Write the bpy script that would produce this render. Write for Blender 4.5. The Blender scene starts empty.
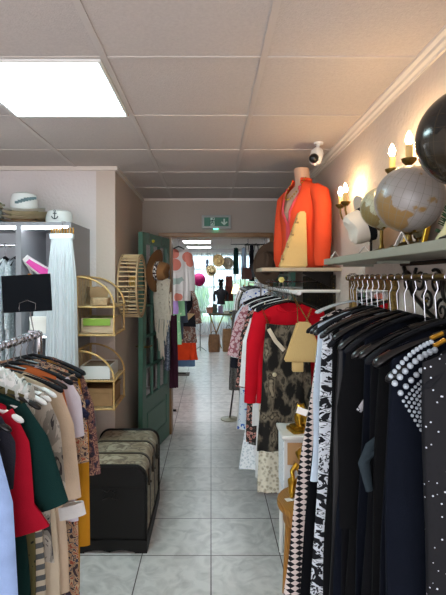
import bpy, bmesh, math, random
from mathutils import Vector, Matrix, Euler
R = math.radians
PI = math.pi
scn = bpy.context.scene
COL = scn.collection
random.seed(7)

# ------------------------------------------------------------------ camera
cam = bpy.data.cameras.new('camera')
cam.sensor_fit = 'VERTICAL'; cam.sensor_height = 36.0
cam.lens = 447.0 / 595.0 * 36.0
cam.clip_start = 0.02
co = bpy.data.objects.new('camera', cam); COL.objects.link(co)
co.location = (0, 0, 1.6)
co.rotation_euler = (R(90), 0, 0)
cam.shift_x = 12.0 / 595.0; cam.shift_y = -18.5 / 595.0
scn.camera = co

# ------------------------------------------------------------------ world, exposure
scn.view_settings.view_transform = 'Standard'
scn.view_settings.look = 'None'
scn.view_settings.exposure = 1.42
scn.view_settings.gamma = 1.0
w = bpy.data.worlds.new('daylight'); scn.world = w; w.use_nodes = True
bg = w.node_tree.nodes['Background']
wn = w.node_tree; wtc = wn.nodes.new('ShaderNodeTexCoord'); wsp = wn.nodes.new('ShaderNodeSeparateXYZ'); wr = wn.nodes.new('ShaderNodeValToRGB')
wn.links.new(wtc.outputs['Generated'], wsp.inputs[0]); wn.links.new(wsp.outputs['Y'], wr.inputs['Fac'])
wr.color_ramp.elements[0].position = 0.0; wr.color_ramp.elements[0].color = (0.95, 0.95, 1.0, 1)   # street side
wr.color_ramp.elements[1].position = 0.35; wr.color_ramp.elements[1].color = (0.60, 0.84, 1.0, 1)  # garden side
wn.links.new(wr.outputs['Color'], bg.inputs[0])
bg.inputs[1].default_value = 1.9
PANEL_STRENGTH = 9.0
BULB_STRENGTH = 80.0
scn.cycles.max_bounces = 8
scn.cycles.sample_clamp_indirect = 6.0

# ------------------------------------------------------------------ materials
def new_mat(name):
    m = bpy.data.materials.new(name); m.use_nodes = True
    return m, m.node_tree, m.node_tree.nodes['Principled BSDF']
def c4(c): return (c[0], c[1], c[2], 1)
def hx(s):
    v = [int(s[i:i + 2], 16) / 255 for i in (0, 2, 4)]
    return tuple(((x + 0.055) / 1.055) ** 2.4 if x > 0.04045 else x / 12.92 for x in v)
def mat(name, col, rough=0.6, metal=0.0, emit=0, bump=0.0, bscale=60, trans=0.0, alpha=1.0, spec=0.5, vary=0.0, vscale=4, coat=0, dist=0.01):
    m, nt, b = new_mat(name)
    if isinstance(col, str): col = hx(col)
    b.inputs['Base Color'].default_value = c4(col)
    b.inputs['Roughness'].default_value = rough
    b.inputs['Metallic'].default_value = metal
    b.inputs['Specular IOR Level'].default_value = spec
    b.inputs['Transmission Weight'].default_value = trans
    b.inputs['Alpha'].default_value = alpha
    b.inputs['Coat Weight'].default_value = coat
    if emit:
        b.inputs['Emission Color'].default_value = c4(col); b.inputs['Emission Strength'].default_value = emit
    tc = nt.nodes.new('ShaderNodeTexCoord')
    if vary:
        n = nt.nodes.new('ShaderNodeTexNoise'); n.inputs['Scale'].default_value = vscale; n.inputs['Detail'].default_value = 5
        nt.links.new(tc.outputs['Object'], n.inputs['Vector'])
        r = nt.nodes.new('ShaderNodeValToRGB')
        r.color_ramp.elements[0].position = .3; r.color_ramp.elements[1].position = .7
        r.color_ramp.elements[0].color = c4([x * (1 - vary) for x in col]); r.color_ramp.elements[1].color = c4([min(1, x * (1 + vary)) for x in col])
        nt.links.new(n.outputs['Fac'], r.inputs['Fac']); nt.links.new(r.outputs['Color'], b.inputs['Base Color'])
    if bump:
        n = nt.nodes.new('ShaderNodeTexNoise'); n.inputs['Scale'].default_value = bscale; n.inputs['Detail'].default_value = 4
        nt.links.new(tc.outputs['Object'], n.inputs['Vector'])
        bp = nt.nodes.new('ShaderNodeBump'); bp.inputs['Strength'].default_value = bump; bp.inputs['Distance'].default_value = dist
        nt.links.new(n.outputs['Fac'], bp.inputs['Height']); nt.links.new(bp.outputs['Normal'], b.inputs['Normal'])
    return m
def pat(name, kind, cols, scale=20, stops=None, rough=0.85, sx=(1, 1, 1), rot=(0, 0, 0), distort=0.0, interp='CONSTANT', metal=0.0, detail=3, coord='Object', bands='DIAGONAL'):
    """a printed or woven surface: noise, voronoi, wave or checker pushed through a colour ramp"""
    m, nt, b = new_mat(name)
    b.inputs['Roughness'].default_value = rough; b.inputs['Metallic'].default_value = metal; b.inputs['Specular IOR Level'].default_value = .2
    tc = nt.nodes.new('ShaderNodeTexCoord'); mp = nt.nodes.new('ShaderNodeMapping')
    mp.inputs['Scale'].default_value = sx; mp.inputs['Rotation'].default_value = rot
    nt.links.new(tc.outputs[coord], mp.inputs['Vector'])
    if kind == 'noise':
        t = nt.nodes.new('ShaderNodeTexNoise'); t.inputs['Detail'].default_value = detail; t.inputs['Distortion'].default_value = distort; out = t.outputs['Fac']
    elif kind == 'voronoi':
        t = nt.nodes.new('ShaderNodeTexVoronoi'); out = t.outputs['Distance']
    elif kind == 'cells':
        t = nt.nodes.new('ShaderNodeTexVoronoi'); out = t.outputs['Color']
    elif kind == 'wave':
        t = nt.nodes.new('ShaderNodeTexWave'); t.bands_direction = bands; t.inputs['Distortion'].default_value = distort; out = t.outputs['Fac']
    elif kind == 'checker':
        t = nt.nodes.new('ShaderNodeTexChecker'); out = t.outputs['Fac']
    t.inputs['Scale'].default_value = scale
    nt.links.new(mp.outputs['Vector'], t.inputs['Vector'])
    r = nt.nodes.new('ShaderNodeValToRGB'); r.color_ramp.interpolation = interp
    n = len(cols)
    if stops is None:
        if kind == 'noise': stops = [0.0] + [0.36 + 0.28 * (i) / max(1, n - 2) for i in range(n - 1)] if n > 2 else [0, .5]
        elif kind == 'voronoi': stops = [0.0] + [0.2 + 0.35 * i / max(1, n - 2) for i in range(n - 1)] if n > 2 else [0, .35]
        else: stops = [i / n for i in range(n)]
    els = r.color_ramp.elements
    while len(els) < n: els.new(0.5)
    for i in range(n):
        els[i].position = stops[i]
    for i in range(n):
        c = cols[i]; els[i].color = c4(hx(c) if isinstance(c, str) else c)
    if kind == 'cells':
        sp = nt.nodes.new('ShaderNodeSeparateColor'); nt.links.new(out, sp.inputs[0]); out = sp.outputs[0]
    nt.links.new(out, r.inputs['Fac']); nt.links.new(r.outputs['Color'], b.inputs['Base Color'])
    return m
def cloth(name, col, rough=0.9, vary=0.08): return mat(name, col, rough=rough, bump=.15, bscale=300, vary=vary, vscale=14, spec=.12)

M = {}
M['wall'] = mat('woodchip_wallpaper', 'd2cac9', .9, bump=.55, bscale=55, spec=.2)
M['wallwarm'] = mat('painted_wall', 'c4b5aa', .9, bump=.35, bscale=45, spec=.2)
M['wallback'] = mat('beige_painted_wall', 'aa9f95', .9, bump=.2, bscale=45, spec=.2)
M['white'] = mat('white_paint', 'dcdad6', .5)
M['ceiling'] = mat('ceiling_tile', 'beb5b0', .95, bump=.5, bscale=170, vary=.05, vscale=90, spec=.1, dist=.004)
M['tbar'] = mat('ceiling_rail', 'bdb4ae', .5)
M['cornice'] = mat('cornice_paint', 'd8cfc6', .5)
M['wood'] = pat('brown_wood', 'wave', ['7a5233', '96693f', '835a37'], 3, sx=(1, 1, 9), distort=3, interp='LINEAR', rough=.4)
M['darkwood'] = mat('dark_wood', '3a2a1e', .4, vary=.2, vscale=20)
M['lintel'] = mat('varnished_wood', '8a6238', .4, vary=.15, vscale=8)
M['lightwood'] = pat('honey_wood', 'wave', ['8c5f2c', 'b07c3e', '9a6c34'], 5, sx=(6, 1, 1), distort=3, interp='LINEAR', rough=.35)
M['green'] = mat('green_paint', '4c7464', .45, vary=.06, vscale=6)
M['grey'] = mat('grey_cabinet', '85858a', .45)
M['greylight'] = mat('grey_cabinet_inside', 'b9bec4', .5)
M['shelf'] = mat('grey_green_shelf', '8d8c7d', .5, vary=.04, vscale=12)
M['chrome'] = mat('chrome', 'd0d0d4', .15, 1)
M['steel'] = mat('steel_wire', '9a9a9e', .25, 1)
M['brass'] = mat('brass', 'b8914a', .25, 1)
M['oldbrass'] = mat('aged_brass', '7a6234', .35, 1, vary=.3, vscale=30)
M['gold'] = mat('gold_paint', 'b98b2c', .32, .85, vary=.25, vscale=40)
M['black'] = mat('black_plastic', '08080a', .28)
M['blackmatte'] = mat('black_matte', '0a0e13', .8, spec=.12)
M['velvet'] = mat('black_velvet', '101116', .8, spec=.2)
M['whiteplastic'] = mat('white_plastic', 'e4e6e6', .3)
M['clear'] = mat('clear_plastic', 'd5dde0', .1, trans=.6)
M['rattan'] = mat('rattan', 'c8a468', .5, bump=.3, bscale=120, vary=.15, vscale=40)
M['rattandark'] = mat('weathered_rattan', 'b09672', .55, bump=.3, bscale=120, vary=.2, vscale=40)
M['raffia'] = pat('raffia_weave', 'wave', ['bf9d64', 'dcbf86', 'c9aa70'], 70, sx=(1, 1, .1), distort=2, interp='LINEAR')
M['straw'] = mat('straw', 'd3b47c', .7, bump=.4, bscale=150, vary=.12, vscale=60)
M['brownfelt'] = mat('brown_felt', '8a6038', .9, bump=.2, bscale=200)
M['darkfelt'] = mat('taupe_felt', '5c4738', .9, bump=.2, bscale=200)
M['mirror'] = mat('mirror_glass', 'd8d8d8', .03, 1)
M['glass'] = mat('door_glass', 'ffffff', .02, trans=1.0)
M['iron'] = mat('black_iron', '1b1712', .5, .6, vary=.3, vscale=30)
M['skin'] = mat('mannequin_fabric', 'c9a48c', .85)
M['paper'] = mat('white_card', 'e6e2da', .7)
M['card'] = mat('brown_cardboard', '9a7650', .85, vary=.1, vscale=15)

def floor_mat():
    m, nt, b = new_mat('marbled_floor_tiles')
    tc = nt.nodes.new('ShaderNodeTexCoord'); mp = nt.nodes.new('ShaderNodeMapping')
    mp.inputs['Location'].default_value = (0, -(2.586 - 6 * .4), 0)
    br = nt.nodes.new('ShaderNodeTexBrick'); br.offset = 0; br.squash = 1
    br.inputs['Scale'].default_value = 1; br.inputs['Brick Width'].default_value = .4; br.inputs['Row Height'].default_value = .4
    br.inputs['Mortar Size'].default_value = .0032; br.inputs['Mortar Smooth'].default_value = .1
    nt.links.new(tc.outputs['Object'], mp.inputs['Vector']); nt.links.new(mp.outputs['Vector'], br.inputs['Vector'])
    n = nt.nodes.new('ShaderNodeTexNoise'); n.inputs['Scale'].default_value = 9; n.inputs['Detail'].default_value = 7; n.inputs['Distortion'].default_value = 1.6
    nt.links.new(tc.outputs['Object'], n.inputs['Vector'])
    r = nt.nodes.new('ShaderNodeValToRGB'); e = r.color_ramp.elements
    e[0].position = .3; e[0].color = c4(hx('b2aeab')); e[1].position = .62; e[1].color = c4(hx('d4d0cc'))
    nt.links.new(n.outputs['Fac'], r.inputs['Fac'])
    nt.links.new(r.outputs['Color'], br.inputs['Color1']); nt.links.new(r.outputs['Color'], br.inputs['Color2'])
    br.inputs['Mortar'].default_value = c4(hx('3f3430'))
    nt.links.new(br.outputs['Color'], b.inputs['Base Color'])
    b.inputs['Roughness'].default_value = .3
    bp = nt.nodes.new('ShaderNodeBump'); bp.inputs['Strength'].default_value = .4; bp.inputs['Distance'].default_value = .003; bp.invert = True
    nt.links.new(br.outputs['Fac'], bp.inputs['Height']); nt.links.new(bp.outputs['Normal'], b.inputs['Normal'])
    return m
def sheer_mat():
    m = bpy.data.materials.new('sheer_curtain'); m.use_nodes = True; nt = m.node_tree
    nt.nodes.remove(nt.nodes['Principled BSDF'])
    d = nt.nodes.new('ShaderNodeBsdfDiffuse'); d.inputs[0].default_value = (.9, .95, .97, 1)
    t = nt.nodes.new('ShaderNodeBsdfTranslucent'); t.inputs[0].default_value = (.9, .95, .97, 1)
    p = nt.nodes.new('ShaderNodeBsdfTransparent')
    m1 = nt.nodes.new('ShaderNodeMixShader'); m2 = nt.nodes.new('ShaderNodeMixShader'); m1.inputs[0].default_value = .6; m2.inputs[0].default_value = .5
    nt.links.new(d.outputs[0], m1.inputs[1]); nt.links.new(t.outputs[0], m1.inputs[2])
    nt.links.new(m1.outputs[0], m2.inputs[1]); nt.links.new(p.outputs[0], m2.inputs[2])
    nt.links.new(m2.outputs[0], nt.nodes['Material Output'].inputs['Surface'])
    return m
def grid_globe(name, land, sea, line, scale=2.2, rough=.35):
    m, nt, b = new_mat(name); b.inputs['Roughness'].default_value = rough
    tc = nt.nodes.new('ShaderNodeTexCoord')
    n = nt.nodes.new('ShaderNodeTexNoise'); n.inputs['Scale'].default_value = scale; n.inputs['Detail'].default_value = 5
    nt.links.new(tc.outputs['Generated'], n.inputs['Vector'])
    r = nt.nodes.new('ShaderNodeValToRGB'); e = r.color_ramp.elements
    e[0].position = .545; e[0].color = c4(hx(sea)); e[1].position = .575; e[1].color = c4(hx(land))
    nt.links.new(n.outputs['Fac'], r.inputs['Fac'])
    br = nt.nodes.new('ShaderNodeTexBrick'); br.offset = 0; br.inputs['Scale'].default_value = 1
    br.inputs['Brick Width'].default_value = 1 / 24; br.inputs['Row Height'].default_value = 1 / 12; br.inputs['Mortar Size'].default_value = .0013
    nt.links.new(tc.outputs['UV'], br.inputs['Vector'])
    nt.links.new(r.outputs['Color'], br.inputs['Color1']); nt.links.new(r.outputs['Color'], br.inputs['Color2'])
    br.inputs['Mortar'].default_value = c4(hx(line))
    nt.links.new(br.outputs['Color'], b.inputs['Base Color'])
    return m

# ------------------------------------------------------------------ mesh helpers
def obj(name, bm, m, parent=None, smooth=True, loc=None, rot=None):
    me = bpy.data.meshes.new(name)
    bmesh.ops.recalc_face_normals(bm, faces=bm.faces[:])
    bm.to_mesh(me); bm.free()
    if smooth:
        me.polygons.foreach_set('use_smooth', [True] * len(me.polygons))
        try: me.set_sharp_from_angle(angle=R(40))
        except Exception: pass
    me.materials.append(m)
    o = bpy.data.objects.new(name, me); COL.objects.link(o)
    if parent: o.parent = parent
    if loc: o.location = loc
    if rot: o.rotation_euler = rot
    return o
def tag(o, label, cat, group=None, kind=None):
    if label: o['label'] = label
    if cat: o['category'] = cat
    if group: o['group'] = group
    if kind: o['kind'] = kind
    return o
def thing(name, label, cat, loc=(0, 0, 0), rot=0, group=None):
    o = bpy.data.objects.new(name, None); COL.objects.link(o); o.location = loc
    o.empty_display_size = .05
    o.rotation_euler = rot if isinstance(rot, tuple) else (0, 0, rot)
    return tag(o, label, cat, group)
def struct(name, bm, m, parent=None, smooth=False):
    o = obj(name, bm, m, parent, smooth)
    if parent is None: o['kind'] = 'structure'
    return o
def B(): return bmesh.new()
def box(bm, c, s, rot=None, bev=0):
    r = bmesh.ops.create_cube(bm, size=1)
    mt = Matrix.Translation(c) @ (Euler(rot).to_matrix().to_4x4() if rot else Matrix()) @ Matrix.Diagonal((s[0], s[1], s[2], 1))
    bmesh.ops.transform(bm, matrix=mt, verts=r['verts'])
    if bev:
        ed = {e for v in r['verts'] for e in v.link_edges}
        bmesh.ops.bevel(bm, geom=list(ed), offset=bev, segments=2, affect='EDGES', profile=.5)
    return bm
def bx(bm, x0, x1, y0, y1, z0, z1, bev=0):
    return box(bm, ((x0 + x1) / 2, (y0 + y1) / 2, (z0 + z1) / 2), (abs(x1 - x0), abs(y1 - y0), abs(z1 - z0)), bev=bev)
def tube(bm, pts, r, n=8, flat=None, cap=True, closed=False):
    """sweep a circle (or ellipse: flat scales the second axis) along points"""
    P = [Vector(p) for p in pts]; rings = []; prev = None
    N = len(P)
    for i, p in enumerate(P):
        a = P[(i - 1) % N] if (i > 0 or closed) else P[0]; b = P[(i + 1) % N] if (i < N - 1 or closed) else P[-1]
        t = (b - a).normalized() if (b - a).length > 1e-9 else Vector((0, 0, 1))
        if prev is None:
            up = Vector((0, 1, 0)) if abs(t.y) < .9 else Vector((1, 0, 0))
            u = (up - t * up.dot(t)).normalized()
        else:
            u = (prev - t * prev.dot(t)).normalized()
        prev = u; v = t.cross(u)
        rr = r(i / max(1, N - 1)) if callable(r) else (r[i] if isinstance(r, (list, tuple)) else r)
        f = flat if flat else 1
        rings.append([bm.verts.new(p + u * (rr * f * math.cos(2 * PI * k / n)) + v * (rr * math.sin(2 * PI * k / n))) for k in range(n)])
    M_ = N if closed else N - 1
    for i in range(M_):
        A, C = rings[i], rings[(i + 1) % N]
        for k in range(n):
            bm.faces.new((A[k], A[(k + 1) % n], C[(k + 1) % n], C[k]))
    if cap and not closed:
        bm.faces.new(rings[0]); bm.faces.new(rings[-1][::-1])
    return bm
def lathe(bm, prof, n=24, mtx=None, closed=False):
    """profile of (r, z) about z; r=0 ends close"""
    rings = []
    for (r, z) in prof:
        if r < 1e-6: rings.append([bm.verts.new((0, 0, z))])
        else: rings.append([bm.verts.new((r * math.cos(2 * PI * k / n), r * math.sin(2 * PI * k / n), z)) for k in range(n)])
    L = len(rings)
    for i in range(L if closed else L - 1):
        A, C = rings[i], rings[(i + 1) % L]
        for k in range(n):
            k2 = (k + 1) % n
            if len(A) == 1 and len(C) == 1: continue
            if len(A) == 1: bm.faces.new((A[0], C[k], C[k2]))
            elif len(C) == 1: bm.faces.new((A[k], A[k2], C[0]))
            else: bm.faces.new((A[k], A[k2], C[k2], C[k]))
    if mtx is not None:
        bmesh.ops.transform(bm, matrix=mtx, verts=[v for rg in rings for v in rg])
    return bm
def ball(bm, c, r, seg=12, s=(1, 1, 1)):
    q = bmesh.ops.create_uvsphere(bm, u_segments=seg, v_segments=max(6, seg * 2 // 3), radius=r)
    bmesh.ops.transform(bm, matrix=Matrix.Translation(c) @ Matrix.Diagonal((s[0], s[1], s[2], 1)), verts=q['verts'])
    return bm
def prism(bm, pts, d, axis='y', o=0.0):
    """polygon in the plane across axis, extruded d along it from o"""
    def P(a, b, t):
        return {'y': (a, t, b), 'x': (t, a, b), 'z': (a, b, t)}[axis]
    A = [bm.verts.new(P(a, b, o)) for a, b in pts]; C = [bm.verts.new(P(a, b, o + d)) for a, b in pts]
    n = len(pts)
    bm.faces.new(A); bm.faces.new(C[::-1])
    for i in range(n): bm.faces.new((A[i], A[(i + 1) % n], C[(i + 1) % n], C[i]))
    return bm
def loft(bm, rings, cap=True):
    V = [[bm.verts.new(p) for p in r] for r in rings]; n = len(V[0])
    for i in range(len(V) - 1):
        for k in range(n): bm.faces.new((V[i][k], V[i][(k + 1) % n], V[i + 1][(k + 1) % n], V[i + 1][k]))
    if cap:
        bm.faces.new(V[0]); bm.faces.new(V[-1][::-1])
    return bm
def spgn(v, p): return math.copysign(abs(v) ** p, v)
def arc(cx, cy, r, a0, a1, n): return [(cx + r * math.cos(R(a0 + (a1 - a0) * i / n)), cy + r * math.sin(R(a0 + (a1 - a0) * i / n))) for i in range(n + 1)]

# ------------------------------------------------------------------ garments and hangers
def body_bm(L, sw, hw, t=.015, neck=.075, nd=.06, waist=None, fold=.007, nf=4, seed=1, slope=.3, hem=0.0, nv=20, nu=44, wav=1.0):
    rnd = random.Random(seed); ph = rnd.uniform(0, 6); ph2 = rnd.uniform(0, 6)
    bm = B(); rings = []
    for i in range(nv + 1):
        v = i / nv
        if waist: 
            w_ = sw + (waist - sw) * min(1, v / .35) if v < .35 else waist + (hw - waist) * ((v - .35) / .65) ** .8
        else: w_ = sw + (hw - sw) * v
        ring = []
        for k in range(nu):
            a = 2 * PI * k / nu; cx, sy = math.cos(a), math.sin(a)
            x = w_ * spgn(cx, .62); ax = abs(x)
            tt = t * (1 if i > 1 else ((.5 if i == 0 else .8) if ax > neck else 1))
            y = tt * spgn(sy, .7)
            y += fold * min(1, v * 1.6) * math.sin(nf * 2 * PI * x / (2 * max(sw, hw)) + ph) + fold * .4 * v * math.sin(nf * 5.3 * x / max(sw, hw) + ph2)
            z0 = -slope * max(0, ax - neck * .8)
            if ax < neck: z0 -= (nd if sy < 0 else .012) * (1 - (ax / neck) ** 2)
            z = z0 * (1 - v) ** 2 - L * v
            if i == nv: z += hem * math.sin(nf * 3 * x / max(sw, hw) + ph) 
            ring.append((x * (1 + .02 * wav * math.sin(v * 9 + ph)), y, z))
        rings.append(ring)
    return loft(bm, rings, cap=False)
def sleeve_bm(side, sw, SL, r0=.06, r1=.045, out=.03, drop=.0, fl=.35, slope=.3, flare=0):
    bm = B(); pts = []; n = 9
    for i in range(n + 1):
        v = i / n
        x = side * (sw - .035 + .035 * min(1, v * 3) + out * v); z = -slope * (sw - .06) - .035 - SL * v
        pts.append((x, 0, z))
    tube(bm, pts, lambda v: (r0 + (r1 - r0) * v) + flare * max(0, v - .7), 12, flat=fl, cap=True)
    return bm
def garment(name, label, cat, loc, m, L=.9, sw=.2, hw=.24, sleeves=None, rz=0, group=None, extras=None, sm=None, slv=None, **kw):
    """sleeves = (length, out)"""
    t = thing(name, label, cat, loc, rz, group)
    obj('body', body_bm(L, sw, hw, **kw), m, t)
    if sleeves:
        th = kw.get('t', .015)
        for s in (-1, 1):
            sl = dict(r0=.062, r1=.05, fl=min(.9, th / .062 * 1.05)); sl.update(slv or {})
            obj('sleeve', sleeve_bm(s, sw, sleeves[0], out=sleeves[1], slope=kw.get('slope', .3), **sl), sm or m, t)
    if extras: extras(t)
    return t
def hanger(label, loc, m, hw=.205, dropn=.075, drop=.085, rz=0, thick=.011, group='coat hangers', hookm=None, bar=False, fat=1.3, hr=.0165):
    t = thing('coat_hanger', label, 'hanger', loc, rz, group)
    bm = B()
    pts = []
    for i in range(29):
        q = -1 + 2 * i / 28; q = math.copysign(1 - (1 - abs(q)) ** 1.5, q); x = hw * q; u = abs(x) / hw
        pts.append((x, 0, -dropn - drop * (.55 * u + .45 * u ** 2.6) - .004))
    rad = [thick * (.7 + .5 * (abs(p[0]) / hw) ** 2) * math.sqrt(max(.04, 1 - max(0, (abs(p[0]) / hw - .93) / .07) ** 2)) for p in pts]
    tube(bm, pts, rad, 10, flat=fat)
    obj('shoulder_bar', bm, m, t)
    bm = B()
    a = [(hr * math.cos(R(q)), 0, hr * math.sin(R(q))) for q in range(200, -91, -29)]
    a = [(x, 0, z) for x, _, z in a]
    a += [(.004, 0, -.03), (-.004, 0, -.05), (0, 0, -dropn)]
    tube(bm, a, .0017, 6)
    obj('hook', bm, hookm or M['steel'], t)
    if bar:
        bm = B(); tube(bm, [(-hw * .8, 0, -dropn - drop * .9), (hw * .8, 0, -dropn - drop * .9)], .004, 6); obj('trouser_bar', bm, m, t)
    return t
# ================================================================== SETTING
CZ = 2.43
o = struct('floor', bx(B(), -2.1, 2.1, -1.6, 12.6, -.06, 0), floor_mat())
bm = B(); bx(bm, -2.1, 2.1, -1.6, 12.6, CZ, CZ + .05); ceil = struct('ceiling', bm, M['ceiling'])
bm = B()
for x in (-1.6, -1.0, -.40, .197):
    bx(bm, x - .012, x + .012, -1.5, 4.55, CZ - .005, CZ + .001)
for k in range(10):
    y = 1.67 + .597 * (k - 5)
    bx(bm, -2.0, .795, y - .006, y + .006, CZ - .004, CZ + .001)
struct('ceiling_rail', bm, M['tbar'], ceil)
bm = B(); bx(bm, .80, .95, -1.5, 4.62, 0, CZ); struct('wall_right', bm, M['wallwarm'])
bm = B(); bx(bm, -2.1, -2.0, -1.5, 3.31, 0, CZ); struct('wall_left', bm, M['wall'])
bm = B(); bx(bm, -2.1, -.85, 3.31, 3.45, 0, CZ); struct('wall_alcove', bm, M['wall'])
bm = B(); bx(bm, -.85, -.71, 3.31, 4.62, 0, CZ); struct('wall_pier', bm, M['wallwarm'])
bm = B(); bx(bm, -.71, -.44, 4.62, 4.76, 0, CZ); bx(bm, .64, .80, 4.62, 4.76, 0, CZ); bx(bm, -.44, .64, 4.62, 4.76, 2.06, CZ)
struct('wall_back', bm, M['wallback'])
bm = B()  # right cornice: stepped moulding
prism(bm, [(.80, CZ), (.765, CZ), (.765, CZ - .012), (.778, CZ - .02), (.778, CZ - .034), (.79, CZ - .04), (.79, CZ - .052), (.80, CZ - .052)], 6.1, 'y', -1.5)
struct('trim_1', bm, M['cornice'])
bm = B(); bx(bm, -2.0, -.71, 3.285, 3.31, CZ - .03, CZ); struct('trim_2', bm, M['cornice'])
bm = B(); bx(bm, -.71, -.69, 3.285, 4.62, CZ - .03, CZ); struct('trim_3', bm, M['cornice'])
bm = B(); bx(bm, -.69, .765, 4.60, 4.62, CZ - .022, CZ); struct('trim_4', bm, M['cornice'])
# doorway frame
bm = B(); bx(bm, -.54, .64, 4.585, 4.619, 2.03, 2.075, bev=.006); bx(bm, -.44, .64, 4.62, 4.78, 2.03, 2.06)
bx(bm, -.44, -.405, 4.60, 4.78, 0, 2.03); bx(bm, .605, .64, 4.60, 4.78, 0, 2.03)
struct('door_1', bm, M['lintel'])
# back room shell
bm = B(); bx(bm, -1.7, -1.6, 4.76, 12.5, 0, CZ); struct('wall_back_room_left', bm, M['wall'])
bm = B(); bx(bm, 1.6, 1.7, 4.76, 12.5, 0, CZ); struct('wall_back_room_right', bm, M['wall'])
bm = B(); bx(bm, -1.7, -1.1, 12.5, 12.6, 0, CZ); bx(bm, 1.25, 1.7, 12.5, 12.6, 0, CZ); bx(bm, -1.1, 1.25, 12.5, 12.6, 0, .35); bx(bm, -1.1, 1.25, 12.5, 12.6, 2.3, CZ)
struct('wall_back_room_end', bm, M['wall'])
win = B()
for x in (-1.1, -.55, .05, .65, 1.2): bx(win, x, x + .05, 12.5, 12.56, .35, 2.3)
for z in (.35, .72, 1.35, 1.85, 2.25): bx(win, -1.1, 1.25, 12.5, 12.56, z, z + .05)
wf = struct('window_1', win, M['white'])
bm = B(); bx(bm, -1.08, 1.23, 12.525, 12.531, .37, 2.28); struct('pane', bm, M['glass'], wf)
# sheer curtains: two pleated panels on a rod
M['sheer'] = sheer_mat()
cr = thing('curtain_rod', 'thin white rod over the far window carrying the sheer curtains', 'curtain rod', (0, 12.35, 2.33))
bm = B(); tube(bm, [(-1.4, 0, 0), (1.5, 0, 0)], .01, 8); obj('rod', bm, M['white'], cr)
bm = B()
for x in (-1.38, 1.48): bx(bm, x - .01, x + .01, 0, .14, -.02, .02)
obj('bracket', bm, M['white'], cr)
for (x0, x1, lb) in ((-1.35, .02, 'pleated sheer white curtain on left half of far window'), (.04, 1.45, 'pleated sheer white curtain on right half of far window')):
    bm = B(); n = 120; prev = None
    for i in range(n + 1):
        x = x0 + (x1 - x0) * i / n; y = 12.335 + .028 * math.sin(i * .95) + .008 * math.sin(i * .31)
        a = [bm.verts.new((x, y * 1.0 + .0 * j, 2.31 - j * (2.25 / 4))) for j in range(5)]
        if prev:
            for j in range(4): bm.faces.new((prev[j], a[j], a[j + 1], prev[j + 1]))
        prev = a
    c = obj('sheer_curtain', bm, M['sheer']); tag(c, lb, 'curtain', 'sheer curtains at the far window')
# garden shrubs outside the window
gm = pat('garden_leaves', 'voronoi', ['1f4a2a', '4c8a50', '86b874'], 9, rough=.8)
rs = random.Random(3)
for i, (x, y, z, r, lb) in enumerate([(-.9, 15.0, .9, .8, 'large green shrub outside the far window, left pane'), (1.1, 15.2, .8, .75, 'green shrub outside the far window, right side')]):
    bm = B(); bmesh.ops.create_icosphere(bm, subdivisions=4, radius=r)
    for v in bm.verts: v.co *= 1 + rs.uniform(-.12, .12)
    s = thing('garden_shrub', lb, 'shrub', (x, y, -.06)); obj('foliage', bm, gm, s, loc=(0, 0, z + .06))
    bm = B(); tube(bm, [(0, 0, 0), (.02, 0, z)], .04, 6); obj('trunk', bm, M['darkwood'], s)
bm = B(); bx(bm, -6, 6, 12.6, 20, -.1, -.06); o = struct('ground', bm, mat('garden_lawn', '6f8a58', .9, vary=.2, vscale=3))

# ceiling lights
def panel(x0, x1, y0, y1, lb, strength, col='d8fbff'):
    t = thing('ceiling_light', lb, 'ceiling light', ((x0 + x1) / 2, (y0 + y1) / 2, CZ), 0)
    a, b_ = (x1 - x0) / 2, (y1 - y0) / 2
    bm = B(); bx(bm, -a, a, -b_, -b_ + .012, -.012, -.001); bx(bm, -a, a, b_ - .012, b_, -.012, -.001); bx(bm, -a, -a + .012, -b_ + .012, b_ - .012, -.012, -.001); bx(bm, a - .012, a, -b_ + .012, b_ - .012, -.012, -.001)
    obj('frame', bm, M['white'], t, False)
    bm = B(); bx(bm, -a + .012, a - .012, -b_ + .012, b_ - .012, -.009, -.002)
    obj('diffuser', bm, mat('lit_diffuser', col, .5, emit=strength), t, False)
    return t
panel(-.984, -.416, 1.682, 2.262, 'square LED panel set in the ceiling of the front room', PANEL_STRENGTH)
panel(-.62, .0, 9.6, 10.25, 'nearer LED ceiling panel in the back room', 7, 'f2fbff')
panel(-.62, .0, 11.3, 11.8, 'farther LED ceiling panel in the back room beside the curtains', 7, 'f2fbff')
panel(-.3, .3, 6.6, 7.2, 'LED ceiling panel just inside the back room behind the doorway head', 7, 'f2fbff')

# security camera
t = thing('security_camera', 'white dome-ended security camera in the ceiling corner above the orange blouse', 'camera', (.655, 2.72, CZ - .0), 0)
bm = B(); tube(bm, [(0, 0, 0), (0, 0, -.012)], .028, 16); tube(bm, [(0, 0, -.01), (-.01, -.01, -.035)], .01, 8); obj('mount', bm, M['whiteplastic'], t)
bm = B(); a, b_ = Vector((.0, .005, -.04)), Vector((-.04, -.05, -.14))
tube(bm, [a.lerp(b_, k / 8) for k in range(9)], lambda v: .039 * math.sqrt(max(.05, 1 - (2 * v - 1) ** 4)), 16); obj('housing', bm, M['whiteplastic'], t)
bm = B(); ball(bm, (-.043, -.060, -.112), .029, 14); obj('lens', bm, M['black'], t)

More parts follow.
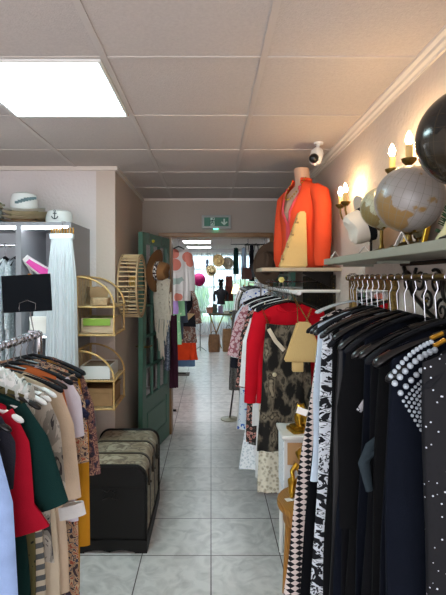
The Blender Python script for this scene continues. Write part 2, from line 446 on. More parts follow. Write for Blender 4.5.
# exit sign
t = thing('exit_sign', 'green and white emergency exit sign with running figure above the doorway', 'sign', (.055, 4.615, 2.185))
bm = B(); bx(bm, -.15, .15, -.045, 0, -.07, .07, bev=.008); obj('housing', bm, mat('grey_white_plastic', 'a5aaa8', .4), t)
bm = B(); bx(bm, -.125, .125, -.049, -.0455, -.045, .045); obj('face', bm, mat('exit_green', '0f6a50', .4), t)
sg = mat('sign_white', 'b9d6ca', .5)
bm = B()  # arrow pointing down
ax = .08
prism(bm, [(ax - .008, .03), (ax + .008, .03), (ax + .008, -.012), (ax + .024, .004), (ax + .034, -.006), (ax, -.036), (ax - .034, -.006), (ax - .024, .004), (ax - .008, -.012)], -.002, 'y', -.0495)
obj('arrow', bm, sg, t, False)
bm = B()  # door opening and running man
prism(bm, [(-.06, .042), (-.018, .042), (-.018, -.04), (-.06, -.04)], -.0015, 'y', -.0495)
obj('doorway_pictogram', bm, sg, t, False)
bm = B(); fx = -.042
tube(bm, arc(0, 0, .001, 0, 300, 3) and [(fx + .01, -.0515, .03), (fx + .0101, -.0535, .03)], .008, 10)
for p in ([(fx + .006, .02), (fx - .004, -.004)], [(fx - .004, -.004), (fx + .014, -.014), (fx + .006, -.032)], [(fx - .004, -.004), (fx - .012, -.022), (fx - .028, -.026)], [(fx + .004, .016), (fx + .018, .006), (fx + .026, .014)], [(fx + .004, .016), (fx - .014, .012), (fx - .02, .0)]):
    tube(bm, [(a, -.052, b) for a, b in p], .0042, 6)
obj('running_figure', bm, mat('exit_figure', '0c4a3a', .5), t)
bm = B(); tube(bm, [(-.03, -.03, -.066), (.02, -.03, -.066)], .007, 8); obj('lamp', bm, mat('exit_lamp', '60ffc0', .5, emit=5), t)

# ================================================================== GREEN DOORS
def french_leaf(hx_, hy, ang, W, lb):
    """leaf runs from the hinge along ang"""
    t = thing('french_door', lb, 'door', (hx_, hy, .008), ang)
    H = 2.0; T = .04; st = .085
    bm = B(); bx(bm, 0, st, -T / 2, T / 2, 0, H); bx(bm, W - st, W, -T / 2, T / 2, 0, H); bx(bm, st, W - st, -T / 2, T / 2, H - .1, H); bx(bm, st, W - st, -T / 2, T / 2, 0, .16); bx(bm, st, W - st, -T / 2, T / 2, .44, .54)
    obj('frame', bm, M['green'], t, False)
    bm = B(); bx(bm, st, W - st, -.012, .012, .16, .44); bx(bm, st + .04, W - st - .04, -.02, .02, .2, .4, bev=.006); obj('lower_panel', bm, M['green'], t, False)
    bm = B(); n = 5
    for k in range(1, n):
        z = .54 + (H - .64) * k / n; bx(bm, st, W - st, -.014, .014, z - .012, z + .012)
    for k in (1, 2):
        x = st + (W - 2 * st) * k / 3; bx(bm, x - .012, x + .012, -.0138, .0138, .54, H - .1)
    obj('glazing_bars', bm, M['green'], t, False)
    bm = B(); bx(bm, st, W - st, -.002, .002, .54, H - .1); obj('glass', bm, M['glass'], t, False)
    bm = B()
    for s in (-1, 1): tube(bm, [(W - .04, s * .02, 1.0), (W - .04, s * .055, 1.0), (W - .13, s * .055, 1.0)], .008, 8)
    obj('handle', bm, M['oldbrass'], t)
    return t
a1 = math.atan2(3.86 - 4.57, -.605 + .445)
french_leaf(-.445, 4.575, a1, .74, 'green glazed French door standing open on the left of the doorway')
a2 = math.atan2(3.84 - 4.57, .705 - .655)
french_leaf(.655, 4.575, a2, .74, 'green French door leaf folded against the right wall behind taupe hat')

# ================================================================== LEFT: WARDROBE
X0, X1, Y0, Y1, ZT = -1.98, -.896, 2.86, 3.305, 1.965
t = thing('wardrobe', 'tall grey open-fronted display wardrobe with lit shelves on left', 'wardrobe', ((X0 + X1) / 2, (Y0 + Y1) / 2, 0))
ox, oy = (X0 + X1) / 2, (Y0 + Y1) / 2
def wb(*a): 
    bm = B()
    for q in a: bx(bm, q[0] - ox, q[1] - ox, q[2] - oy, q[3] - oy, q[4], q[5])
    return bm
obj('carcass', wb((X1 - .02, X1, Y0, Y1, 0, ZT), (X0, X0 + .02, Y0, Y1, 0, ZT), (X0 + .02, X1 - .02, Y0, Y1, ZT - .025, ZT), (X0 + .02, X1 - .02, Y1 - .012, Y1, .1, ZT - .025), (X0 + .02, X1 - .02, Y0, Y1, 0, .1), (-1.25, -1.215, Y0, Y1 - .012, .1, ZT - .025)), M['grey'], t, False)
obj('shelf', wb((-1.215, X1 - .02, Y0 + .02, Y1 - .012, 1.585, 1.6)), M['greylight'], t, False)
obj('shelf', wb((-1.215, X1 - .02, Y0 + .02, Y1 - .012, 1.23, 1.245)), M['greylight'], t, False)
obj('shelf', wb((-1.215, X1 - .02, Y0 + .02, Y1 - .012, .8, .815)), M['greylight'], t, False)
led = mat('led_strip', 'f4fbff', .5, emit=9)
obj('led_strip', wb((-1.21, X1 - .022, Y0 + .004, Y0 + .022, ZT - .045, ZT - .026)), led, t, False)
obj('led_strip', wb((X0 + .05, -1.255, Y0 + .004, Y0 + .022, ZT - .045, ZT - .026)), led, t, False)
obj('led_strip', wb((-1.21, X1 - .03, Y0 + .024, Y0 + .032, 1.577, 1.584)), led, t, False)
obj('led_strip', wb((-1.21, X1 - .03, Y0 + .024, Y0 + .032, 1.222, 1.229)), led, t, False)
bm = B(); tube(bm, [(X0 + .02 - ox, 0, 1.83), (-1.25 - ox, 0, 1.83)], .0125, 10); obj('hanging_rail', bm, M['chrome'], t)

# lace garments hanging inside the wardrobe (rail runs along x, so rotate)
M['lace'] = pat('white_lace', 'voronoi', ['e9edf0', 'c2cbd2', 'f4f6f8'], 60, interp='LINEAR')
M['greylace'] = pat('grey_lace', 'voronoi', ['9aa2a8', 'dfe3e6', 'b3babf'], 70, interp='LINEAR')
for i, (x, m, lb, k) in enumerate([(-1.345, M['greylace'], 'pale grey lace dress at right end of the wardrobe rail', 'grey lace dress'), (-1.42, M['lace'], 'white lace dress second from right on the wardrobe rail', 'white lace dress'), (-1.49, M['greylace'], 'silvery lace dress third from right on the wardrobe rail', 'silvery lace dress')]):
    hanger('black hanger in the wardrobe carrying the ' + k, (x, oy - .0, 1.83), M['velvet'], rz=PI / 2 + .12, hw=.17)
    garment('lace_dress', lb, 'dress', (x, oy, 1.745), m, L=1.0, sw=.17, hw=.19, sleeves=(.4, .0), rz=PI / 2 + .12, group='lace dresses in the wardrobe', seed=i, t=.02)

# things on wardrobe shelves
def pump(lb, loc, rz, s=1.0):
    t = thing('court_shoe', lb, 'shoe', loc, rz)
    rings = []; N = 18; n = 14
    def prof(u):
        w = .026 + .014 * math.sin(PI * min(1, u * 1.05)) - (.02 * max(0, u - .8) / .2)
        zb = .085 * (1 - min(1, u / .62)) ** 1.4 * 1.0
        zt = zb + (.055 - .02 * math.sin(PI * u) if u < .55 else .035 * (1 - (u - .55) / .45 * .6))
        return w, zb, zt
    bm = B(); V = []
    for i in range(N + 1):
        u = i / N; w, zb, zt = prof(u); row = []
        for k in range(n + 1):
            a = PI * k / n  # U section from left lip to right lip
            open_ = u < .6
            x = -w * math.cos(a); z = zb + (zt - zb) * (1 - math.sin(a) ** .5)
            row.append(bm.verts.new((u * .235 * s, x * s, z * s)))
        V.append(row)
    for i in range(N):
        for k in range(n): bm.faces.new((V[i][k], V[i][k + 1], V[i + 1][k + 1], V[i + 1][k]))
    for i in range(int(N * .6), N):  # vamp closes the top
        bm.faces.new((V[i][0], V[i + 1][0], V[i + 1][n], V[i][n]))
    bm.faces.new(V[0]); bm.faces.new(V[N][::-1])
    obj('upper', bm, mat('white_leather', 'e8e8e6', .3), t)
    bm = B(); V = []
    for i in range(0, 12):
        u = .02 + i / 18; w, zb, zt = prof(u)
        V.append([bm.verts.new((u * .235 * s, -(w - .003) * s, (zb + (zt - zb) * .55) * s)), bm.verts.new((u * .235 * s, (w - .003) * s, (zb + (zt - zb) * .55) * s))])
    for i in range(11): bm.faces.new((V[i][0], V[i][1], V[i + 1][1], V[i + 1][0]))
    o = obj('insole', bm, mat('magenta_lining', 'b5277f', .5), t); o['label'] = 'magenta insole'
    bm = B(); tube(bm, [(.012 * s, 0, .09 * s), (.006 * s, 0, 0)], [.016 * s, .006 * s], 8); obj('heel', bm, mat('white_heel', 'dcdcda', .3), t)
    return t
pump('white high-heeled court shoe with magenta lining on the wardrobe shelf', (-1.19, 2.965, 1.617), (R(34), R(4), R(-12)), 1.08)
t = thing('price_tag', 'small orange price tag standing on the wardrobe shelf by the shoe', 'tag', (-1.185, 2.92, 1.6)); obj('card', bx(B(), -.012, .012, -.001, .001, 0, .035), mat('orange_card', 'e0882a', .6), t, False)
def carton(name, lb, loc, s, m, rz=0, cat='box', lidm=None, group=None):
    t = thing(name, lb, cat, loc, rz, group)
    obj('base', bx(B(), -s[0] / 2, s[0] / 2, -s[1] / 2, s[1] / 2, 0, s[2] * .72), m, t, False)
    obj('lid', bx(B(), -s[0] / 2 - .003, s[0] / 2 + .003, -s[1] / 2 - .003, s[1] / 2 + .003, s[2] * .72 + .0005, s[2], bev=.003), lidm or m, t, False)
    return t
carton('shoe_box', 'white shoe box on the middle wardrobe shelf', (-1.08, 3.05, 1.245), (.2, .28, .11), M['paper'])
carton('shoe_box', 'smaller pale grey box lying on the white shoe box in the wardrobe', (-1.08, 3.05, 1.3555), (.17, .24, .08), mat('grey_card', 'aeb4b8', .7))
t = thing('folded_clothes', 'stack of folded white knitwear on the lower wardrobe shelf', 'clothes', (-1.06, 3.05, .815))
for k in range(4): obj('folded_garment', bx(B(), -.12, .12, -.14, .14, .042 * k + .001, .042 * k + .041, bev=.015), cloth('knit_%d' % k, ['d8dadc', 'b9c0c6', 'e2e2de', '98a2ac'][k]), t)

# pleated white skirt on a clip hanger, hung on the wardrobe front
hk = thing('clip_hanger', 'metal clip hanger carrying the white pleated skirt', 'hanger', (-.93, 2.80, 1.915), 0)
bm = B(); tube(bm, [(-.075, 0, 0), (.075, 0, 0)], .004, 8)
tube(bm, [(0, 0, 0), (0, 0, .03), (-.012, .02, .048), (0, .05, .05), (0, .075, .05), (0, .085, .05)], .002, 6); obj('bar', bm, M['steel'], hk)
bm = B()
for k in range(9): x = -.068 + .017 * k; bx(bm, x - .003, x + .003, -.007, .007, -.04, .006)
cl = obj('clip', bm, M['brass'], hk, False); cl['label'] = 'row of brass-coloured clips'
bm = B(); rings = []
for i in range(16):
    v = i / 15; ring = []; W_ = .062 + .022 * min(1, v * 4) + .022 * v
    for k in range(120):
        a = 2 * PI * k / 120; x = W_ * spgn(math.cos(a), .7); y = .018 * spgn(math.sin(a), .7) * (1 + v)
        y += .007 * min(1, v * 5) * math.sin(x / W_ * 34) 
        ring.append((x, y, -1.12 * v))
    rings.append(ring)
loft(bm, rings, False)
t = thing('pleated_skirt', 'long white pleated skirt clipped up in front of the wardrobe', 'skirt', (-.93, 2.79, 1.883)); obj('skirt_body', bm, cloth('white_chiffon', 'c2c6ca', vary=.02), t)
bm = B(); bx(bm, -.073, .073, -.02, .02, -.035, .0, bev=.006); obj('waistband', bm, cloth('white_band', 'd4dde4'), t)

# hats on the wardrobe
def hat(name, lb, loc, rot, m, Rb, rc, h, rise=.012, droop=.02, band=None, group=None, pinch=True, oval=1.15):
    t = thing(name, lb, 'hat', loc, rot, group)
    T = .003
    prof = [(Rb, droop * 0 + rise), (Rb * .85, rise * .3), (rc * 1.12, 0), (rc, .012), (rc * .96, h * .6), (rc * .86, h * .9), (rc * .6, h), (0, h - (.014 if pinch else -.004))]
    inner = [(0, h - (.014 if pinch else -.004) - T), (rc * .6 - T, h - T), (rc * .86 - T, h * .9 - T), (rc * .96 - T, h * .6), (rc - T, .010), (rc * 1.12, -T), (Rb * .85, rise * .3 - T), (Rb, rise - T)]
    bm = B(); lathe(bm, prof + inner, 32, closed=False)
    for v in bm.verts:
        v.co.y *= oval
        rr = math.hypot(v.co.x, v.co.y / oval)
        if rr > rc * 1.1: v.co.z += droop * (abs(v.co.x) / Rb) ** 2 - droop * .3 * (abs(v.co.y) / Rb) ** 2
        if pinch and v.co.z > h * .7: v.co.z -= .014 * math.exp(-(v.co.x / (rc * .35)) ** 2); 
    obj('felt_body' if 'straw' not in name else 'woven_body', bm, m, t)
    if band:
        bm = B(); lathe(bm, [(rc * 1.012, .008), (rc * 1.03, .008), (rc * .995, .04), (rc * .975, .04)], 32, closed=True)
        for v in bm.verts: v.co.y *= oval
        obj('hat_band', bm, band, t)
    return t
wh = mat('white_felt', 'cfd0ce', .85); cream = mat('cream_straw', 'c9bd9f', .8, bump=.4, bscale=120)
zt = ZT
M['bandg'] = pat('grey_leaf_band', 'noise', ['dad8d2', '6f8688', 'cfd0ce'], 30)
hat('straw_hat', 'tan straw hat at the bottom of the hat stack on the wardrobe', (-1.27, 3.04, zt + .006), .2, mat('tan_straw', 'a58b6c', .8, bump=.4, bscale=120), .15, .085, .05, group='stacked hats on the wardrobe', oval=1.05)
hat('straw_hat', 'cream straw hat in the middle of the stack on the wardrobe', (-1.265, 3.04, zt + .036), .1, cream, .15, .088, .055, group='stacked hats on the wardrobe', oval=1.05)
hat('straw_hat', 'pale straw hat just under the white hat topping the stack', (-1.262, 3.04, zt + .062), .3, cream, .145, .088, .055, group='stacked hats on the wardrobe', oval=1.05)
t = hat('felt_hat', 'white felt hat with grey leaf motif on top of the stack', (-1.27, 3.04, zt + .088), .3, wh, .135, .09, .13, group='stacked hats on the wardrobe', oval=1.03, pinch=False)
bm = B()
for k in range(7):
    a = R(-115 + k * 12); r = .091
    cx, cy, cz = r * math.cos(a), r * math.sin(a) * 1.03, .045 + .006 * k
    prism(bm, [(cx - .012, cy), (cx, cy - .006), (cx + .016, cy), (cx, cy + .003)], .022 - .002 * abs(k - 3), 'z', cz)
obj('leaf_motif', bm, mat('slate_print', '5f7478', .8), t, False)
t = hat('felt_hat', 'white bucket hat with dark anchor emblem at the wardrobe corner', (-1.03, 3.04, zt + .004), 0, wh, .098, .09, .095, rise=.002, droop=0, oval=1, pinch=False)
bm = B()
def anc(p): return [(a, -.0925 - .002, b) for a, b in p]
tube(bm, anc([(0, .075), (0, .03)]), .0035, 6); tube(bm, anc([(-.012, .064), (.012, .064)]), .003, 6); tube(bm, anc(arc(0, .05, .021, 190, 350, 8)), .0035, 6); tube(bm, anc(arc(0, .08, .006, 0, 360, 8)), .002, 6)
obj('anchor_emblem', bm, mat('anchor_black', '26323a', .6), t)
hat('felt_hat', 'pale sage hat at the left end of the wardrobe top', (-1.50, 3.04, zt + .004), .4, mat('sage_felt', 'a2aca6', .85), .12, .085, .11, band=M['bandg'], oval=1.1)
hat('straw_hat', 'yellow-brimmed straw hat resting on the sage hat', (-1.52, 3.04, zt + .116), .4, cream, .11, .088, .05, oval=1.1, band=mat('olive_band', '8c8250', .8))

# ================================================================== RATTAN SHELVES
def rattan_shelf(zb, lb, zmid=.19, H=.39):
    t = thing('rattan_wall_shelf', lb, 'shelf', (-.893, 2.95, zb))
    Wd, D = .262, .34
    fr = B()
    for y in (0, D):
        tube(fr, [(.008, y, 0), (.008, y, H)], .0075, 8); tube(fr, [(.0, y, .004), (Wd, y, .004)], .0065, 8); tube(fr, [(0, y, zmid), (Wd - .005, y, zmid)], .0065, 8)
        tube(fr, [(Wd - .01, y, 0), (Wd - .01, y, zmid + .01)], .0065, 8)
        tube(fr, [(.008 + (Wd - .016) * math.sin(R(q)), y, zmid + (H - zmid) * math.cos(R(q))) for q in range(0, 96, 8)], .0065, 8)
    for (x, z) in ((.008, H), (.008, zmid), (.008, .004), (Wd - .008, zmid), (Wd - .008, .004)): tube(fr, [(x, -.008, z), (x, D + .008, z)], .0065, 8)
    obj('frame', fr, M['rattan'], t)
    bm = B()
    for k in range(1, 9):
        y = D * k / 9; tube(bm, [(.006, y, 0), (.006, y, H + .012)], .0042, 6)
    obj('back_canes', bm, M['rattandark'], t)
    for z, nm in ((.006, 'lower_shelf'), (zmid + .002, 'upper_shelf')):
        bm = B()
        for k in range(14):
            x = .02 + (Wd - .04) * k / 13; tube(bm, [(x, 0, z), (x, D, z)], .0085, 6)
        obj(nm, bm, M['rattandark'], t)
    return t
rattan_shelf(1.224, 'upper rattan wall shelf with arched sides fixed beside the wardrobe')
rattan_shelf(.735, 'lower rattan wall shelf with arched sides holding a white tray')
zs = 1.224 + .19 + .0115
t = thing('brown_parcel', 'crumpled brown paper parcel on the upper rattan shelf', 'parcel', (-.80, 3.14, zs), .5)
bm = B(); bx(bm, -.06, .06, -.05, .05, 0, .12)
bmesh.ops.subdivide_edges(bm, edges=bm.edges[:], cuts=4, use_grid_fill=True)
rq = random.Random(5)
for v in bm.verts:
    if v.co.z > .002: v.co += Vector((rq.uniform(-.006, .006), rq.uniform(-.006, .006), rq.uniform(-.012, .006)))
obj('wrapping', bm, mat('kraft_paper', '9c7f5c', .8, vary=.15, vscale=15), t)
def basket(lb, loc, a, b_, h, m, rz=0):
    t = thing('wicker_basket', lb, 'basket', loc, rz)
    bm = B()
    for k in range(5):
        z = .006 + (h - .012) * k / 4; f = .88 + .12 * k / 4
        tube(bm, [(a * f * spgn(math.cos(R(q)), .6), b_ * f * spgn(math.sin(R(q)), .6), z) for q in range(0, 360, 15)], .006, 6, closed=True)
    obj('wicker_side', bm, m, t)
    bm = B(); bx(bm, -a * .85, a * .85, -b_ * .85, b_ * .85, .0, .008); obj('bottom', bm, m, t, False)
    return t
basket('small wicker basket at the front of the upper rattan shelf', (-.745, 3.02, zs), .06, .05, .05, M['rattandark'])
def crate(name, lb, loc, s, m, rz=0, inner=None, innerm=None, cat='crate'):
    t = thing(name, lb, cat, loc, rz)
    a, b_, h = s[0] / 2, s[1] / 2, s[2]; T = .008
    bm = B(); bx(bm, -a, a, -b_, -b_ + T, 0, h); bx(bm, -a, a, b_ - T, b_, 0, h); bx(bm, -a, -a + T, -b_ + T, b_ - T, 0, h); bx(bm, a - T, a, -b_ + T, b_ - T, 0, h); bx(bm, -a + T, a - T, -b_ + T, b_ - T, 0, T)
    obj('tray_body', bm, m, t, False)
    if inner:
        bm = B(); bx(bm, -a + T, a - T, -b_ + T, b_ - T, h * .82, h * .9); obj(inner, bm, innerm, t, False)
    return t
zl = 1.224 + .0155
crate('wooden_crate', 'small wooden crate with green rim on bottom of upper rattan shelf', (-.76, 3.12, zl), (.21, .28, .1), mat('pale_plywood', 'b8a083', .6), inner='green_cover', innerm=mat('green_card', '7fa83a', .6))
t = thing('green_card', 'green card leaning on front of small wooden crate', 'card', (-.76, 2.972, zl)); obj('card', bx(B(), -.09, .09, -.002, .002, .05, .098), mat('green_card_front', '7c9c34', .6), t, False)
zs2 = .735 + .19 + .0115
crate('white_tray', 'white wooden box tray on the lower rattan shelf', (-.77, 3.09, zs2), (.2, .26, .085), M['white'], inner='brown_contents', innerm=mat('brown_lining', '7f6c5a', .8))
zl2 = .735 + .0155
carton('cardboard_box', 'brown cardboard box on bottom of the lower rattan shelf', (-.76, 3.12, zl2), (.2, .27, .12), M['card'])

# round rattan shelf on pier wall
t = thing('round_rattan_shelf', 'round drum-shaped rattan wall shelf hanging on the pier beside green door', 'shelf', (-.705, 3.56, 1.545))
bm = B(); Rr = .245
for x in (.012, .15):
    tube(bm, [(x, Rr * math.cos(R(q)), Rr * math.sin(R(q))) for q in range(0, 360, 10)], .0085, 8, closed=True)
    tube(bm, [(x, (Rr - .02) * math.cos(R(q)), (Rr - .02) * math.sin(R(q))) for q in range(0, 360, 10)], .006, 8, closed=True)
obj('hoop', bm, M['rattandark'], t)
bm = B()
for q in range(0, 360, 9): tube(bm, [(.006, Rr * math.cos(R(q)), Rr * math.sin(R(q))), (.156, Rr * math.cos(R(q)), Rr * math.sin(R(q)))], .0055, 6)
obj('rim_canes', bm, mat('pale_cane', 'cdb48a', .5, vary=.12, vscale=30), t)
bm = B(); tube(bm, [(.012, -.24, -.02), (.012, .24, -.02)], .006, 6); tube(bm, [(.15, -.24, -.02), (.15, .24, -.02)], .006, 6)
for k in range(5): tube(bm, [(.02 + .03 * k, -.23, -.02), (.02 + .03 * k, .23, -.02)], .006, 6)
obj('cross_shelf', bm, M['rattandark'], t)
t = thing('woven_ornament', 'small woven rattan ornament inside the round drum shelf', 'ornament', (-.62, 3.56, 1.5325))
bm = B()
for k in range(6): tube(bm, [(0, .05 * math.cos(R(q)) * math.cos(k * PI / 6), .05 + .05 * math.sin(R(q))) for q in range(0, 360, 20)] if False else [(.03 * math.cos(R(q)) * math.sin(k * PI / 6), .04 * math.cos(R(q)) * math.cos(k * PI / 6), .046 + .04 * math.sin(R(q))) for q in range(0, 360, 20)], .004, 6, closed=True)
obj('woven_cane', bm, mat('yellow_cane', 'c9a04c', .5), t)

# ================================================================== TRUNK
tx0, tx1, ty0, ty1 = -.80, -.385, 2.62, 3.26; TW = tx1 - tx0; H = .5
t = thing('steamer_trunk', 'black and map-papered steamer trunk with rounded lid on the tiled floor', 'trunk', ((tx0 + tx1) / 2, ty0, 0))
a = TW / 2
def tsec(off, zb=.07): 
    A = a + off; r = .07
    return [(-A, zb)] + [(-A + r - r * math.cos(R(q)), H + off - r + r * math.sin(R(q))) for q in range(0, 91, 15)] + [(A - r + r * math.sin(R(q)), H + off - r + r * math.cos(R(q))) for q in range(0, 91, 15)] + [(A, zb)]
mapm = pat('old_map_paper', 'noise', ['5a4c3e', '8c7d69', 'a79a85', '6e6052', 'b3a893'], 11, stops=[0, .38, .47, .54, .6], detail=8, distort=.6, interp='LINEAR', rough=.5)
blk = mat('black_leatherette', '0b0907', .5, bump=.1, bscale=200, spec=.25)
bm = B(); prism(bm, tsec(0), ty1 - ty0 - .012, 'y', .012); obj('body', bm, mapm, t)
bm = B(); prism(bm, tsec(-.004), .012, 'y', 0); e = obj('end_panel', bm, blk, t); e['label'] = 'plain black front end panel'
bm = B()  # lid seam and ribs
for y in (.19, .40):
    S = tsec(.004, .09); S2 = tsec(.0005, .09)
    poly = [bm.verts.new((p[0], y, p[1])) for p in S]; poly2 = [bm.verts.new((p[0], y + .022, p[1])) for p in S]
    inn = [bm.verts.new((p[0], y, p[1])) for p in S2]; inn2 = [bm.verts.new((p[0], y + .022, p[1])) for p in S2]
    for i in range(len(S) - 1):
        bm.faces.new((poly[i], poly[i + 1], poly2[i + 1], poly2[i])); bm.faces.new((poly[i], poly[i + 1], inn[i + 1], inn[i])); bm.faces.new((poly2[i], poly2[i + 1], inn2[i + 1], inn2[i]))
obj('strap', bm, mat('dark_strap', '322a20', .45), t)
S = tsec(.004, .07)
for y in (.006, ty1 - ty0 - .006):
    bm = B(); tube(bm, [(p[0], y, p[1]) for p in S], .009, 6); obj('edge_trim', bm, blk, t)
bm = B(); sc = [(-a - .012, 0)] + [(-a - .012, .075), (a + .012, .075), (a + .012, 0)] + [(a - .06, 0)]
for k in range(13): 
    q = k / 12; x = (a - .06) - (TW - .12) * q; sc.append((x, .006 + .012 * abs(math.sin(PI * 2 * q))))
sc += [(-a + .06, 0)]
prism(bm, sc, .016, 'y', -.014)
prism(bm, [(0, 0), (0, .075), (ty1 - ty0, .075), (ty1 - ty0, 0)], .012, 'x', a); prism(bm, [(0, 0), (0, .075), (ty1 - ty0, .075), (ty1 - ty0, 0)], .012, 'x', -a - .012)
bx(bm, -a, a, .002, ty1 - ty0 - .002, .01, .0695)
obj('plinth', bm, blk, t, False)
bm = B()  # butterfly-shaped handle plate outline
W_ = .045
bf = [(-W_, .03), (-.02, .018), (0, .026), (.02, .018), (W_, .03), (.03, .0), (W_, -.03), (.02, -.02), (0, -.012), (-.02, -.02), (-W_, -.03), (-.03, 0)]
tube(bm, [(x, -.003, .335 + z) for x, z in bf], .0028, 6, closed=True); obj('handle_plate', bm, mat('black_metal', '24221f', .35, .6), t)
for y in (.12, .31, .52):
    bm = B(); bx(bm, a, a + .014, y - .012, y + .012, .34, .44, bev=.003); ball(bm, (a + .014, y, .36), .009, 8)
    obj('clasp', bm, mat('dark_metal', '3a332b', .35, .8), t)
bm = B(); bx(bm, a - .001, a + .004, 0, ty1 - ty0, .376, .392); bx(bm, -a + .01, a - .004, -.003, .0, .376, .38) ; obj('lid_seam', bm, blk, t, False)
# ================================================================== LEFT CLOTHES RACK
RX, RZ = -.75, 1.36
t = thing('clothes_rack', 'chrome clothes rack on the left with a ringed top rail', 'clothes rack', (RX, 1.3, 0))
bm = B(); tube(bm, [(0, -.7, RZ), (0, .66, RZ)], .0125, 12); obj('rail', bm, M['chrome'], t)
bm = B()
for k in range(46):
    y = -.12 + .0165 * k
    if k % 3 != 2: tube(bm, [(.0132 * math.cos(R(q)), y, RZ + .0132 * math.sin(R(q))) for q in range(0, 360, 30)], .003, 5, closed=True)
obj('spacer_rings', bm, M['steel'], t)
for y in (-.7, .655):
    bm = B(); tube(bm, [(0, y, .03), (0, y, RZ)], .0125, 10); obj('post', bm, M['chrome'], t)
    bm = B(); tube(bm, [(-.22, y, .03), (.22, y, .03)], .0125, 10)
    for s in (-.2, .2): ball(bm, (s, y, .016), .016, 8)
    obj('foot', bm, M['chrome'], t)

# black sign on the rack end
t = thing('sign_board', 'blank black sign board clipped on a stem at the end of left rack', 'sign', (-.795, 1.93, RZ + .0135), 0)
bm = B(); bx(bm, -.105, .105, -.004, .004, .085, .245); bmesh.ops.rotate(bm, verts=bm.verts[:], cent=(0, 0, .16), matrix=Matrix.Rotation(R(-3), 3, 'Y')); obj('board', bm, M['blackmatte'], t, False)
bm = B(); tube(bm, [(.03, 0, 0), (.012, .0, .09)], .0022, 6); bx(bm, .01, .05, -.012, .012, -.004, .004)
tube(bm, [(-.03, -.0065, .09), (-.03, -.0065, .122), (.005, -.0065, .135), (.04, -.0065, .122), (.04, -.0065, .094)], .0013, 6)
obj('wire_stem', bm, M['steel'], t)

F = {}
F['mustard'] = cloth('mustard_knit', 'b9801f'); F['green'] = cloth('bottle_green_cloth', '0f2c2a'); F['red'] = cloth('red_crepe', 'a5142a')
F['blue'] = cloth('pale_blue_denim', '7e93b8', vary=.15); F['charcoal'] = cloth('charcoal_knit', '26262e'); F['cream'] = cloth('cream_voile', 'cdbfa8'); F['beige'] = cloth('beige_linen', 'c9b49c')
F['white'] = cloth('white_cotton', 'dcdad8'); F['lilac'] = cloth('lilac_white_cotton', 'c9c4ce'); F['rust'] = cloth('rust_orange_print', 'c06a3c', vary=.2)
F['paisley'] = pat('plum_paisley', 'noise', ['34303c', '6b4a4c', 'b08a72', '5a3a40', '8a6a58'], 48, stops=[0, .42, .5, .54, .6])
F['ethnic'] = pat('tan_ethnic_print', 'noise', ['4a3e42', 'b89b7c', '3c4458', 'c8ab8a', 'a55a48', 'b89b7c', '3a3440'], 36, stops=[0, .38, .45, .49, .54, .58, .64], detail=1)
F['snake'] = pat('grey_snake_print', 'noise', ['3c3a3c', '8d8880', 'b8b0a4', '5c5856'], 24, sx=(1, 1, .5), distort=1)
F['stripe'] = pat('grey_stripes', 'wave', ['c6bba6', '5a5e60'], 9, bands='Z', stops=[0, .5])
F['camo'] = pat('olive_print', 'noise', ['2c2e22', '5f5a3a', '1d2420'], 35)
F['leafy'] = pat('pale_leaf_print', 'noise', ['4a5c58', 'b9c0bc', 'd4d6d4', '7d8a88'], 28, distort=1.5)
F['navybit'] = cloth('dark_navy_yarn', '23243a')

